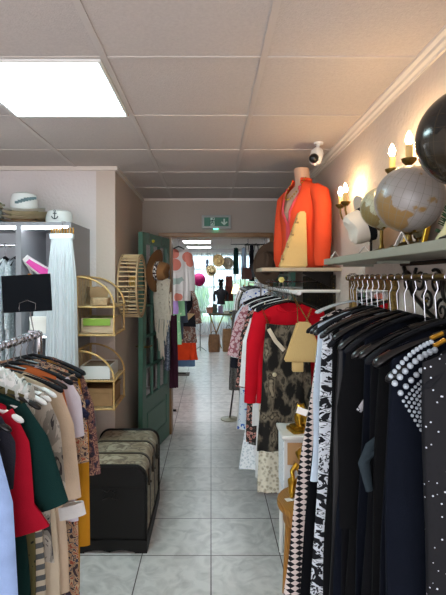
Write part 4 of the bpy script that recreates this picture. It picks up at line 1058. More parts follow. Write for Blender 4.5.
for cy, cz, r_, a_, s in ((.17, -.02, .045, .5, 1), (.06, -.01, .05, 2.2, -1), (-.06, -.02, .045, 1.1, 1), (-.15, -.05, .05, 2.4, -1), (.0, -.09, .04, .3, 1), (-.1, -.12, .04, 1.7, -1)): tube(bm, spiral(cy, cz, r_, a_, 1.4, s), lambda v: .0065 - .003 * v, 6)
tube(bm, [(0, -.22, .05), (0, .22, .05)], .009, 6); tube(bm, [(0, .2, .04), (0, .12, -.07), (0, .0, -.13), (0, -.12, -.17)], .008, 6)
obj('scrollwork', bm, M['iron'], t)
for cy, cz in ((.17, -.02), (.06, -.01), (-.06, -.02), (-.15, -.05), (0, -.09)): obj('gilt_rosette', ball(B(), (-.004, cy, cz), .006, 8), M['oldbrass'], t)
t = thing('brocade_panel', 'dark brocade wall panel with gold motifs under the blouse shelf', 'wall hanging', (.799, 3.3, 1.25))
bm = B(); bx(bm, -.02, 0, -.44, .5, -.35, .375, bev=.003); obj('panel', bm, pat('dark_brocade', 'noise', ['1c1915', '2f2a22', '171512', '8a6c30', '2a241c'], 22, stops=[0, .45, .55, .62, .64], distort=2), t)
# hooks with clear hangers under the board shelf
t = thing('hook_rail', 'short metal rail of spare hangers below the blouse shelf', 'rail', (.5, 3.25, 1.58))
bm = B(); tube(bm, [(-.1, 0, 0), (.28, 0, 0)], .006, 8); obj('rod', bm, M['steel'], t)
for k in range(7):
    hanger(f'{["leftmost","second","third","middle","fifth","sixth","rightmost"][k]} spare clear hanger, left to right, on short rail under blouse shelf', (.42 + .028 * k, 3.25, 1.58), M['clear'], hw=.09, dropn=.07, drop=.03, rz=PI / 2 + .3, thick=.004, group='spare clear hangers under the blouse shelf')
t = thing('brooch_flower', 'pale yellow fabric flower pinned beneath the blouse shelf', 'flower', (.435, 2.76, 1.595))
bm = B()
for k in range(6): ball(bm, (.010 * math.cos(k * PI / 3), 0, .010 * math.sin(k * PI / 3)), .009, 8, (1, .5, 1))
obj('petals', bm, mat('yellow_petal', 'c8bc6c', .8), t); bm = B(); tube(bm, [(0, 0, .0), (0, 0.0, .0195)], .0015, 5); obj('pin', bm, M['steel'], t)

# ================================================================== MIDDLE RACK WITH RED BLOUSE
QX, QZ = .475, 1.525
t = thing('clothes_rail', 'white clothes rail fixed to the right wall carrying the red blouse', 'clothes rail', (QX, 3.4, 0))
bm = B(); tube(bm, [(0, -.99, QZ), (0, .43, QZ)], .0125, 12); obj('rail', bm, M['white'], t)
bm = B()
bm.free()
for y in (-.635, .40): obj('wall_arm', tube(B(), [(.0, y, QZ), (.324, y, QZ)], .0095, 8), M['white'], t)
F['redsilk'] = cloth('scarlet_silk', 'b30d1e', vary=.06)
F['darkfolk'] = pat('black_taupe_tie_print', 'noise', ['0b0a09', '1c1916', '6f6454', '26221c', '8c7f6a'], 16, stops=[0, .45, .56, .6, .68], detail=8, distort=.3, interp='LINEAR', sx=(1, 1, .6))
F['creamlace'] = pat('cream_lace', 'voronoi', ['c9bfa8', '9a917c', 'd8d0bc'], 45, interp='LINEAR')
F['pinkcheck'] = pat('pink_white_print', 'voronoi', ['c98a90', 'd8b8ba', 'a06068'], 45)
F['floralred'] = pat('rose_floral_print', 'voronoi', ['a5484c', '6b4038', 'c08c80', '2c2422'], 45, stops=[0, .2, .32, .46])
F['blueprint'] = pat('blue_white_print', 'noise', ['2c55a8', 'd0d8e0', '3a62b0'], 26)
F['blackfringe'] = pat('black_silver_fringe', 'wave', ['16151a', '8c8782'], 30, bands='X', distort=4)
def redextra(g):
    bm = B(); tube(bm, [(.075 * math.sin(R(q)), -.015, -.012 - .055 * (math.cos(R(q)) + 1) / 2) for q in range(-100, 101, 20)], .009, 8); obj('collar', bm, F['redsilk'], g)
    bm = B(); bx(bm, -.016, .016, -.026, -.021, -.3, -.06); 
    obj('placket', bm, F['redsilk'], g)
    for s in (-1, 1):
        bm = B(); x = s * .2; tube(bm, [(s * (.19 + .045), 0, -.575), (s * (.19 + .047), 0, -.62)], .036, 12, flat=.6); obj('cuff', bm, F['redsilk'], g)
hanger('wide black hanger facing the aisle carrying the red blouse', (QX, 2.73, QZ), M['velvet'], hw=.2, dropn=.055, drop=.06, thick=.013, group='hangers on the middle rack')
garment('red_blouse', 'scarlet red long-sleeved blouse facing the aisle on middle rack', 'blouse', (QX, 2.73, QZ - .06), F['redsilk'], L=.62, sw=.19, hw=.2, sleeves=(.50, .045), t=.02, nd=.07, seed=5, extras=redextra, slv=dict(r1=.036, fl=.5), slope=.35)
# dark print pinafore with chain straps over it
hanger('thin black hanger in front of the red blouse carrying the pinafore', (QX, 2.66, QZ), M['black'], hw=.165, dropn=.05, drop=.055, thick=.006, group='hangers on the middle rack')
def pin(g):
    for s in (-1, 1):
        bm = B(); P0, P1 = Vector((s * .145, 0, .085)), Vector((s * .095, -.012, -.035))
        for k in range(12):
            c = P0.lerp(P1, k / 11); a_ = Vector((.006, 0, 0)) if k % 2 else Vector((0, .006, 0))
            d_ = (P1 - P0).normalized() * .0085
            tube(bm, [c - d_, c - d_ * .5 + a_, c + d_ * .5 + a_, c + d_, c + d_ * .5 - a_, c - d_ * .5 - a_], .0014, 4, closed=True)
        obj('chain_strap', bm, M['oldbrass'], g)
    bm = B(); tube(bm, [(-.11, -.02, -.03), (-.07, -.026, -.1), (-.02, -.027, -.155)], .012, 8, flat=.4); obj('cream_band', bm, F['cream'], g)['label'] = 'cream diagonal band'
    bm = B()
    for (x, z) in ((-.075, -.30),): ball(bm, (x, -.022, z), .013, 8, (1, .3, 1))
    obj('medallion', bm, mat('bone_button', 'b8a888', .5), g)
garment('pinafore_dress', 'black and taupe print pinafore dress with chain straps over red blouse', 'dress', (QX - .025, 2.66, QZ - .19), F['darkfolk'], L=.755, sw=.125, hw=.175, neck=.11, nd=.01, slope=.02, t=.02, seed=15, extras=pin)
# cream lace dress under it
garment('lace_dress', 'cream lace skirt showing beneath the black and taupe pinafore', 'skirt', (.435, 2.785, 1.0), F['creamlace'], L=.725, sw=.13, hw=.145, neck=.11, nd=.0, slope=.0, t=.014, seed=2, fold=.005)
hanger('cream wooden hanger behind the red blouse carrying cream lace skirt', (QX, 2.785, QZ), mat('cream_wood', 'cbb896', .5), hw=.225, dropn=.05, drop=.13, thick=.010, group='hangers on the middle rack')
t = thing('skirt_clip_strap', 'pair of cream ribbons holding up the cream lace skirt', 'ribbon', (.435, 2.785, 1.0)); bm = B()
for s in (-1, 1): tube(bm, [(s * .1, 0, 0), (s * .1, 0, .455)], .003, 5)
obj('ribbon', bm, F['cream'], t)
t = thing('tassel_fringe', 'dark red tasselled scarf end hanging below cream lace skirt', 'scarf', (.42, 2.825, .30))
bm = B(); rq = random.Random(3)
for k in range(26): x = -.09 + .18 * k / 25; tube(bm, [(x, 0, .3), (x, 0, .02), (x + rq.uniform(-.008, .008), 0, -.045 + rq.uniform(-.01, .01))], .005, 5)
obj('tassels', bm, cloth('oxblood_yarn', '4a1c20'), t)
# rest of the row
mrow = [
 (2.85, 'blouse', 'white cotton blouse tucked behind the red blouse on middle rack', 'white cotton blouse', F['white'], dict(L=.75, sw=.20, hw=.21, sleeves=(.42, .045))),
 (2.93, 'trousers', 'white wide-legged trousers hanging on the middle rack', 'white trousers', F['white'], dict(L=1.12, sw=.13, hw=.19)),
 (3.01, 'dress', 'rose floral print long dress on the middle rack', 'rose floral dress', F['floralred'], dict(L=.95, sw=.2, hw=.24, sleeves=(.5, .06))),
 (3.09, 'jacket', 'black and silver striped fringe jacket low on the middle rack', 'fringed jacket', F['blackfringe'], dict(L=1.0, sw=.15, hw=.22)),
 (3.17, 'skirt', 'white lace long skirt nearly touching the floor on middle rack', 'white lace skirt', M['lace'], dict(L=1.2, sw=.11, hw=.275)),
 (3.26, 'scarf', 'royal blue and white printed long dress on the middle rack', 'royal blue printed dress', F['blueprint'], dict(L=.95, sw=.2, hw=.29)),
 (3.36, 'blouse', 'pink and white speckled blouse on the middle rack', 'pink speckled blouse', F['pinkcheck'], dict(L=.6, sw=.215, hw=.27, sleeves=(.35, .09))),
 (3.46, 'blouse', 'pale blue and white blouse behind the pink speckled blouse', 'pale blue and white blouse', F['blueprint'], dict(L=.5, sw=.215, hw=.25, sleeves=(.2, .05))),
 (3.56, 'dress', 'long white dress with sleeves on the middle rack', 'long white dress', F['white'], dict(L=1.05, sw=.2, hw=.27, sleeves=(.4, .07))),
 (3.66, 'jacket', 'charcoal jacket at the middle rack in front of the last dress', 'charcoal jacket', F['charcoal'], dict(L=1.05, sw=.2, hw=.25, sleeves=(.5, .07))),
 (3.76, 'dress', 'rose and brown floral dress deepest on the middle rack', 'deepest floral dress', F['floralred'], dict(L=1.0, sw=.2, hw=.24, sleeves=(.4, .06))),
]
for i, (y, nm, lb, short, m, kw) in enumerate(mrow):
    if nm == 'scarf': nm = 'dress'
    rz = random.uniform(-.06, .06)
    hanger(f'{"white" if i in (0, 3, 7) else "black"} hanger on the middle rack carrying the {short}', (QX, y, QZ), M['whiteplastic'] if i in (0, 3, 7) else M['velvet'], hw=.2, dropn=.055, drop=.07, rz=rz, thick=.007, group='hangers on the middle rack')
    garment(nm, lb, nm, (QX, y, QZ - (.11 if i < 2 else .07)), m, rz=rz, seed=i + 70, t=.018, slope=.35, **kw)
# bag of raffia on chain in front
t = raffia_tri('trapezoid raffia bag hanging in front of the pinafore by its strap', (.505, 2.44, 1.15), R(-4), .035, .107, .215, -.0)
bm = B(); tube(bm, [(-.03, 0, .21), (-.03, .03, .30), (-.06, .085, .375), (-.02, .03, .30), (.03, 0, .21)], .003, 6); obj('shoulder_strap', bm, M['oldbrass'], t)
bm = B(); bx(bm, -.062, -.002, -.02, .02, -.055, -.001, bev=.006); obj('raffia_tab', bm, M['raffia'], t)
# red and yellow garments peeping between
garment('top', 'small scarlet top squeezed between raffia bag and brass rail clothes', 'top', (.60, 1.95, 1.38), F['redsilk'], L=.4, sw=.12, hw=.13, t=.018, seed=44)
hanger('black hanger carrying the small scarlet top', (.60, 1.95, 1.46), M['velvet'], hw=.12, dropn=.06, drop=.04, thick=.006, group='hangers beside the raffia bag')
t = thing('wall_hook', 'small brass bar projecting from the wall holding the scarlet top', 'hook', (.8, 1.95, 1.458)); bm = B(); tube(bm, [(-.03, 0, 0), (-.21, 0, 0)], .008, 8); tube(bm, [(-.033, 0, 0), (-.03, 0, 0)], .02, 10); obj('rod', bm, M['brass'], t)

# ================================================================== WHITE CABINET, STOOL, GOLD FIGURES
t = thing('bedside_cabinet', 'small white bedside cabinet with patterned side beside the pinafore', 'cabinet', (.565, 2.53, 0))
bm = B(); bx(bm, -.165, .165, -.10, .10, .42, .73); obj('carcass', bm, mat('white_lacquer', 'd8d6d2', .4), t, False)
bm = B(); bx(bm, -.18, .18, -.115, .115, .731, .75, bev=.004); obj('top', bm, mat('white_top', 'e6e2dc', .35), t, False)
bm = B(); bx(bm, -.170, -.1655, -.085, .085, .44, .71); obj('side_panel', bm, pat('white_fretwork', 'voronoi', ['8fa0ac', 'd4dce2', 'e6eaee'], 55, stops=[0, .14, .3]), t, False)['label'] = 'pale fretwork side panel'
bm = B(); bx(bm, -.15, .15, -.104, -.1005, .59, .71, bev=.001); d_ = obj('drawer', bm, mat('wood_drawer', 'b98f62', .5), t, False); bm = B(); ball(bm, (0, -.114, .65), .011, 10); obj('knob', bm, M['brass'], d_)
for sx_ in (-1, 1):
    for sy_ in (-1, 1):
        bm = B(); tube(bm, [(sx_ * .15, sy_ * .085, .42), (sx_ * .155, sy_ * .09, 0)], [.018, .010], 8); obj('leg', bm, M['white'], t)
t = thing('wooden_stool', 'round-topped honey wood stool holding the gold figure', 'stool', (.50, 2.2, 0))
bm = B(); lathe(bm, [(0, .475), (.155, .475), (.172, .483), (.175, .5), (.17, .512), (0, .512)], 32); obj('seat', bm, M['lightwood'], t)
bm = B(); lathe(bm, [(.13, .415), (.145, .415), (.145, .4745), (.13, .4745)], 32, closed=True); obj('apron', bm, M['lightwood'], t)
for a_ in (147, 237, 327, 57): 
    c_, s_ = math.cos(R(a_)), math.sin(R(a_)); bm = B(); tube(bm, [(.12 * c_, .12 * s_, .474), (.148 * c_, .148 * s_, 0)], [.019, .013], 10); obj('leg', bm, M['lightwood'], t)
t = thing('price_tag', 'white price tag lying on the honey wood stool', 'tag', (.39, 2.2, .5145), .3); obj('card', bx(B(), -.025, .025, -.015, .015, 0, .0015), M['paper'], t, False)
def remesh(o, s=.006):
    m_ = o.modifiers.new('fuse', 'REMESH'); m_.mode = 'VOXEL'; m_.voxel_size = s; m_.use_smooth_shade = True
    k_ = o.modifiers.new('soften', 'SMOOTH'); k_.iterations = 3
# seated monkey-like gold figure with arms on its knees
t = thing('gold_figurine', 'gold seated figure with big round head sitting on the stool', 'figurine', (.475, 2.27, .5125), R(-20))
bm = B(); ball(bm, (0, 0, .05), .05, 16, (1, .9, 1)); ball(bm, (0, 0, .11), .04, 16, (.95, .8, 1.2)); ball(bm, (0, -.005, .195), .042, 18, (1, .95, 1)); tube(bm, [(0, 0, .13), (0, 0, .17)], .018, 10)
for s in (-1, 1):
    tube(bm, [(s * .03, 0, .035), (s * .06, -.05, .07), (s * .055, -.06, .015)], [.026, .022, .016], 10); ball(bm, (s * .052, -.072, .013), .017, 10, (.8, 1.4, .7))
    tube(bm, [(s * .036, 0, .145), (s * .06, -.02, .11), (s * .05, -.05, .085)], [.016, .013, .011], 10); ball(bm, (s * .048, -.056, .082), .014, 8)
    ball(bm, (s * .042, 0, .2), .012, 8, (.5, 1, 1))
ball(bm, (0, -.045, .187), .015, 10); ball(bm, (0, -.03, .222), .012, 8)
o = obj('figure', bm, M['gold'], t); remesh(o, .0045)
bm = B()
for s in (-1, 1): ball(bm, (s * .015, -.0415, .203), .0045, 8)
obj('eyes', bm, mat('dark_gilt', '4a3614', .5), t)
# gold cat-like figure on square base on the cabinet
t = thing('gold_figurine', 'gold statuette on square base standing on the white cabinet', 'figurine', (.50, 2.50, .7515), R(15))
bm = B(); bx(bm, -.065, .065, -.05, .05, 0, .022, bev=.005); bx(bm, -.05, .05, -.038, .038, .0205, .034, bev=.004); obj('base', bm, M['gold'], t)
bm = B(); ball(bm, (0, 0, .07), .036, 14, (1, .9, 1.25)); ball(bm, (0, -.004, .125), .027, 14); tube(bm, [(0, 0, .08), (0, 0, .12)], .02, 10)
for s in (-1, 1): tube(bm, [(s * .016, -.002, .14), (s * .02, -.002, .158)], [.009, .002], 8); tube(bm, [(s * .018, -.022, .09), (s * .018, -.03, .042)], [.012, .009], 8); ball(bm, (s * .018, -.036, .04), .01, 8)
tube(bm, [(.02, .02, .045), (.045, .02, .05), (.048, .005, .075)], .007, 8)
o = obj('figure', bm, M['gold'], t); remesh(o, .0045)
# ================================================================== BACK ROOM
# left: high rail with the flowered cardigan, low rail with mixed clothes
t = thing('clothes_rack', 'tall black clothes rack on left inside the back room', 'clothes rack', (-.62, 6.3, 0))
bm = B(); tube(bm, [(0, -.9, 2.08), (0, 1.2, 2.08)], .0125, 10); obj('upper_rail', bm, M['black'], t)
bm = B(); tube(bm, [(0, -.9, 1.58), (0, 1.2, 1.58)], .0125, 10); obj('lower_rail', bm, M['black'], t)
for y in (-.9, 1.2):
    bm = B(); tube(bm, [(0, y, .02), (0, y, 2.08)], .0125, 8); tube(bm, [(-.2, y, .014), (.2, y, .014)], .014, 8); obj('post', bm, M['black'], t)
F['salmon'] = pat('white_with_salmon_blooms', 'voronoi', ['c87868', 'd2ccc8', 'd8d4d0', '9fb0a8'], 5, stops=[0, .34, .5, .8])
F['lime'] = pat('pale_lime_print', 'noise', ['a8d0a0', '8abf90', 'c8dcb0'], 20); F['lilacp'] = cloth('lilac_jersey', 'b090c8'); F['orangered'] = cloth('orange_red_pleats', 'd0401c'); F['bluehem'] = cloth('slate_blue', '56708c')
F['folk'] = pat('brown_folk_print', 'voronoi', ['8c5c48', '4c5660', 'b0a08c', '6a4a40'], 24, stops=[0, .2, .33, .45])
F['slate'] = cloth('slate_grey_knit', '3c4350'); 
hanger('black hanger high inside the back room carrying the salmon flowered cardigan', (-.38, 5.25, 2.06), M['black'], hw=.13, group='hangers in the back room', rz=.2)
t = thing('ceiling_hook', 'thin steel cord from the ceiling holding the flowered cardigan hanger', 'hook', (-.38, 5.25, 2.075)); bm = B(); tube(bm, [(0, 0, 0), (0, 0, .355)], .002, 5); tube(bm, [(0, -.016, .0), (0, .016, 0)], .0035, 6); obj('cord', bm, M['steel'], t)
garment('cardigan', 'white cardigan with large salmon flowers hanging inside the back room', 'cardigan', (-.38, 5.25, 1.965), F['salmon'], L=.62, sw=.125, hw=.145, sleeves=(.45, .02), rz=.2, t=.03, seed=3)
def bk(nm, lb, short, x, y, z, m, kw, hm=None, rz=0, cat=None, rail=1.58):
    hanger(f'black hanger inside the back room carrying the {short}', (x, y, rail), hm or M['black'], hw=kw.get('sw', .2) + .01, dropn=.05, drop=.06, rz=rz, group='hangers in the back room')
    garment(nm, lb, cat or nm, (x, y, z), m, rz=rz, **{**dict(t=.025, slope=.33), **kw})
bk('top', 'lilac top nearest the doorway on the low rail', 'lilac top', -.62, 5.62, 1.51, F['lilacp'], dict(L=.35, sw=.2, hw=.21, seed=1))
bk('blouse', 'pale green printed blouse on the low rail inside back room', 'pale green blouse', -.62, 5.75, 1.51, F['lime'], dict(L=.75, sw=.21, hw=.24, seed=2, sleeves=(.3, .03)))
bk('jumper', 'slate grey jumper next to the pale green blouse', 'slate jumper', -.62, 5.90, 1.51, F['slate'], dict(L=.7, sw=.22, hw=.26, seed=3, sleeves=(.4, .05)))
bk('dress', 'brown folk print dress on the low rail in back room', 'brown folk print dress', -.57, 6.6, 1.51, F['folk'], dict(L=.85, sw=.24, hw=.31, seed=4, sleeves=(.45, .1)))
bk('jacket', 'brown patterned jacket farther along the low rail', 'brown patterned jacket', -.56, 6.95, 1.51, F['folk'], dict(L=.9, sw=.27, hw=.34, seed=6, sleeves=(.5, .1)))
bk('skirt', 'orange red pleated skirt with slate hem low in back room', 'orange red skirt', -.54, 7.25, .95, F['orangered'], dict(L=.66, sw=.25, hw=.33, seed=5, nf=9, fold=.015, slope=0, neck=.2, nd=0))
bk('skirt', 'slate blue long skirt just behind the orange red skirt', 'slate blue skirt', -.54, 7.42, 1.0, F['bluehem'], dict(L=.85, sw=.22, hw=.28, seed=8, slope=0, neck=.2, nd=0))
for (x, y, k) in ((-.54, 7.25, 'orange red skirt'), (-.54, 7.42, 'slate blue skirt')):
    t = thing('hanging_ribbon', f'pair of dark ribbons holding up the {k}', 'ribbon', (x, y, .94 if 'orange' in k else .99)); bm = B()
    for s in (-1, 1): tube(bm, [(s * .18, 0, 0), (s * .15, 0, .54 if 'orange' in k else .49)], .004, 5)
    obj('ribbon', bm, M['black'], t)
# black sun hat and bags there
hat('straw_hat', 'black straw hat with white edge hanging on low rail clothes', (-.405, 6.05, 1.30), (R(80), 0, R(20)), M['velvet'], .155, .08, .1, band=mat('rust_band', '8a4030', .8), oval=1.25)
t = thing('handbag', 'black clutch bag with gold flap beneath the black hat', 'bag', (-.36, 6.15, .96), R(15)); bm = B(); prism(bm, [(-.15, .0), (.15, -.02), (.13, .16), (-.1, .18)], .07, 'y', -.035); obj('bag_body', bm, M['velvet'], t); bm = B(); prism(bm, [(-.1, .181), (.135, .161), (.02, .06)], -.008, 'y', -.037); obj('flap', bm, mat('gilt_leather', 'a88858', .4), t)
bm = B(); tube(bm, [(-.09, 0, .17), (-.05, 0, .42), (.0, 0, .47), (.08, 0, .42), (.12, 0, .16)], .004, 6); obj('strap', bm, M['velvet'], t)
t = thing('rack_foot_tray', 'low dark mat on tiles under the orange red skirt', 'mat', (-.50, 7.5, 0)); obj('mat', bx(B(), -.22, .14, -.12, .12, .0, .012, bev=.003), mat('dark_mat', '5a554e', .8), t, False)

# magenta paper ball and hats on threads
t = thing('paper_lantern', 'bright magenta round paper ball hanging in the back room', 'lantern', (-.27, 10.0, 1.585)); bm = B(); ball(bm, (0, 0, 0), .147, 24); obj('ball', bm, mat('magenta_paper', 'b50a68', .7, bump=.4, bscale=30), t)
bm = B(); tube(bm, [(0, 0, .145), (0, 0, CZ - 1.585)], .002, 4); obj('cord', bm, M['white'], t)
for (x, y, z, lb, m, Rr) in ((.18, 11.0, 2.05, 'golden straw hat hanging highest by the sheer curtain', M['straw'], .145), (.0, 10.6, 1.80, 'natural straw hat with dark band hanging lowest by curtain', mat('natural_straw', 'a8946c', .8, bump=.4, bscale=100), .125), (.42, 11.2, 2.0, 'pale grey straw hat hanging rightmost by the curtain', mat('grey_straw', 'b0a898', .8, bump=.4, bscale=100), .145)):
    hat('straw_hat', lb, (x, y, z), (R(78), 0, R(10)), m, Rr, .07, .09, band=M['darkwood'] if 'dark' in lb else None, group='straw hats on threads', oval=1.1)
    t = thing('hanging_thread', 'thread from ceiling holding the ' + lb.split(' hanging')[0], 'thread', (x, y + .02, z + Rr * 1.05)); bm = B(); tube(bm, [(0, 0, 0), (0, 0, CZ - z - Rr * 1.05)], .0015, 4); obj('thread', bm, M['white'], t)
t = thing('wind_ornament', 'small dark hanging mobile before left curtain panes', 'mobile', (-.09, 10.8, 1.98)); bm = B(); lathe(bm, [(0, .1), (.03, .09), (.04, .0), (.02, -.02), (.035, -.06), (.03, -.12), (0, -.14)], 10); tube(bm, [(0, 0, .1), (0, 0, CZ - 1.98)], .002, 4); obj('pendant', bm, mat('dark_blue_lacquer', '2c3c58', .5), t)

# table with crossed gold legs
TX, TY, TZ = .36, 10.55, .80
t = thing('display_table', 'dark-topped display table with crossed gold legs in back room', 'table', (TX, TY, 0))
bm = B(); bx(bm, -.42, .42, -.28, .28, TZ - .04, TZ, bev=.005); obj('tabletop', bm, mat('dark_olive_top', '57523a', .5), t, False)
for s in (-1, 1):
    bm = B(); tube(bm, [(s * .38, -.25, TZ - .041), (s * .12, -.25, .0)], .012, 8); obj('leg', bm, M['brass'], t)
    bm = B(); tube(bm, [(s * .08, -.25, TZ - .041), (s * .38, -.25, .0)], .012, 8); obj('leg', bm, M['brass'], t)
    bm = B(); tube(bm, [(s * .36, .25, TZ - .041), (s * .36, .25, 0)], .012, 8); obj('leg', bm, M['brass'], t)
t = thing('tailor_bust', 'black-dressed display bust with black hat on the display table', 'mannequin', (.235, TY + .02, TZ))
bm = B(); lathe(bm, [(0, 0), (.1, 0), (.1, .015), (.012, .03), (.012, .22), (0, .22)], 16); obj('stand', bm, M['black'], t)
bm = B(); loft(bm, [ell(.10, .08, .2), ell(.085, .07, .32), ell(.12, .09, .44), ell(.14, .08, .52), ell(.05, .045, .57), ell(.045, .045, .62)]); 
for s in (-1, 1): tube(bm, [(s * .12, 0, .51), (s * .16, 0, .42), (s * .15, -.03, .28)], .032, 8)
obj('torso', bm, M['k'] if 'k' in M else mat('black_dress', '0f1018', .8), t)
bm = B(); ball(bm, (0, 0, .68), .065, 14, (.9, 1, 1.15)); obj('head', bm, M['black'], t)
hat('felt_hat', 'small black brimmed hat worn by the table bust', (.235, TY + .02, TZ + .735), 0, M['velvet'], .12, .068, .07, oval=1.05)
garment('scarf', 'rust brown scarf dress hanging right of the black bust', 'dress', (.44, TY + .35, 1.68), cloth('rust_brown', '6a3a34'), L=.62, sw=.08, hw=.11, t=.04, neck=.03, nd=.02, seed=4)
t = thing('garment_stand', 'slim black stand holding the rust brown scarf dress', 'stand', (.44, TY + .35, 0)); bm = B(); tube(bm, [(0, 0, 0), (0, 0, .012)], .1, 16); tube(bm, [(0, 0, .01), (0, 0, 1.66)], .008, 8); obj('pole', bm, M['black'], t)
rs = random.Random(17)
tints = ['b08474', '4c5a50', '8c7c98', 'c8c4b8', '2c3444', '9a8a6a', 'b86850', '6c7a80', 'd0c4a0']
places = [(-.05, -.12, 'pink striped'), (.09, -.14, 'dark green'), (.22, -.12, 'mauve'), (.36, -.16, 'white'), (.48, -.12, 'navy'), (.6, -.16, 'tan'), (-.0, .13, 'terracotta'), (.62, .12, 'grey blue'), (.52, .14, 'cream')]
for (x, dy, nm), c_ in zip(places, tints):
    h = rs.uniform(.05, .22) if x < .3 else rs.uniform(.03, .08)
    carton('gift_box', f'small {nm} box on the back room display table', (x, TY + dy, TZ), (.10, .1, h), cloth('box_' + nm.replace(' ', '_'), c_), rz=rs.uniform(-.3, .3), group='small boxes on the display table')
# paper bags in front of table
for (x, y, lb, h, c_) in ((.07, 9.85, 'left brown leather shopper bag on floor before the display table', .38, '8f6a4a'), (.38, 9.9, 'taller middle brown leather bag before the display table', .5, 'a07a56')):
    t = thing('shopper_bag', lb, 'bag', (x, y, 0), rs.uniform(-.3, .3)); bm = B(); loft(bm, [ell(.12, .08, 0, p=.5), ell(.13, .09, h * .5, p=.5), ell(.115, .05, h, p=.6)]); obj('bag_body', bm, mat('tan_leather_%d' % int(h * 100), c_, .6, vary=.2, vscale=20), t)
    bm = B(); tube(bm, [(.06 * math.cos(R(q)), -.05, h + .1 * math.sin(R(q)) - .02) for q in range(0, 181, 20)], .007, 6); obj('handle', bm, M['darkwood'], t)
basket('round white basket on floor right of the brown leather bags', (.70, 9.9, 0), .13, .11, .3, M['white'])
t = thing('plant_stand', 'small grey branching stand left of the display table', 'stand', (-.24, 9.95, 0)); bm = B()
tube(bm, [(0, 0, .0), (0, 0, .9)], .012, 8)
for k in range(9): a_ = k * 2.4; tube(bm, [(0, 0, .35 + .06 * k), (.1 * math.cos(a_), .1 * math.sin(a_), .42 + .06 * k)], .006, 6)
for a_ in (90, 210, 330): tube(bm, [(0, 0, .1), (.16 * math.cos(R(a_)), .16 * math.sin(R(a_)), .008)], .008, 6)
obj('branches', bm, mat('grey_metal', '8a8f8c', .5, .3), t)

# right side of back room: shelves with bottles, lamp, hanging clothes
t = thing('shelf_unit', 'pale open shelf unit along the right side of the back room', 'shelf', (.84, 9.15, 0))
bm = B()
for z in (.45, .9, 1.3, 1.6): bx(bm, -.2, .2, -.6, .6, z, z + .02)
for (x, y) in ((-.2, -.6), (.18, -.6), (-.2, .58), (.18, .58)): bx(bm, x, x + .02, y, y + .02, 0, 1.66)
obj('frame', bm, mat('pale_oak', 'b4aa94', .5), t, False)
names = ['amber', 'clear', 'green', 'white', 'blue', 'brown', 'rose', 'grey', 'yellow', 'violet']
cols_ = ['a87830', 'c8d0d0', '5c8a60', 'dcdcd8', '5070a0', '6a4a30', 'c08088', '888c90', 'c8b84a', '7a6090']
for k in range(20):
    z = (1.621 if k < 10 else 1.321); j = k % 10
    t = thing('perfume_bottle', f'{names[j]} bottle on the {"top" if k < 10 else "second"} shelf of the pale unit', 'bottle', (.70 + (.0 if j % 2 else .06), 8.63 + .11 * j, z), 0, 'bottles on the pale shelf unit')
    hh = .09 + .05 * ((k * 7) % 5) / 4
    bm = B(); lathe(bm, [(0, 0), (.03, 0), (.032, .01), (.032, hh * .6), (.012, hh * .75), (.012, hh), (0, hh)], 12); obj('bottle_body', bm, mat(f'bottle_{names[j]}', cols_[j], .2), t)
    bm = B(); tube(bm, [(0, 0, hh), (0, 0, hh + .02)], .015, 8); obj('cap', bm, M['brass'], t)
t = thing('table_lamp', 'small lit cream-shaded lamp on stand at the back room right', 'lamp', (.47, 8.35, 0)); 
bm = B(); lathe(bm, [(0, 0), (.12, 0), (.12, .015), (.01, .03), (.01, 1.34), (0, 1.34)], 16); obj('pole', bm, M['brass'], t)
bm = B(); lathe(bm, [(.09, 1.33), (.045, 1.5), (.043, 1.5), (.088, 1.33)], 20, closed=True); obj('lamp_shade', bm, mat('lit_shade', 'ffdf9a', .7, emit=1.6), t)
t = thing('clothes_rack', 'plain steel rack on the right of the back room', 'clothes rack', (.68, 7.1, 0))
bm = B(); tube(bm, [(0, -1.0, 1.54), (0, 1.0, 1.54)], .0125, 10); obj('rail', bm, M['steel'], t)
for y in (-1.0, 1.0):
    bm = B(); tube(bm, [(0, y, .02), (0, y, 1.54)], .0125, 8); tube(bm, [(-.2, y, .014), (.2, y, .014)], .014, 8); obj('post', bm, M['steel'], t)
F['taupe'] = cloth('taupe_knit', '8c8478'); F['bluegrey'] = cloth('blue_grey', '8fa6bc'); F['olive'] = cloth('dark_olive', '2c3428')
for k, (y, nm, lb, short, m, L_) in enumerate([(6.3, 'blouse', 'blue and white print blouse first on the steel back room rack', 'blue and white print blouse', F['blueprint'], .75), (6.55, 'jacket', 'dark olive jacket second on the steel back room rack', 'dark olive jacket', F['olive'], .8), (6.8, 'dress', 'taupe knit dress third on the steel back room rack', 'taupe dress', F['taupe'], .9), (7.05, 'dress', 'white cotton dress on steel back room rack', 'white cotton dress', F['white'], 1.2), (7.3, 'blouse', 'folk print blouse fifth on the steel back room rack', 'folk print blouse', F['folk'], .8), (7.6, 'dress', 'long white voile dress hanging at the rack end by lamp', 'white voile dress', M['lace'], 1.35)]):
    bk(nm, lb, short, .68, y, 1.475, m, dict(L=L_, sw=.2, hw=.26, seed=k + 20, sleeves=(.4, .05)), rail=1.54)
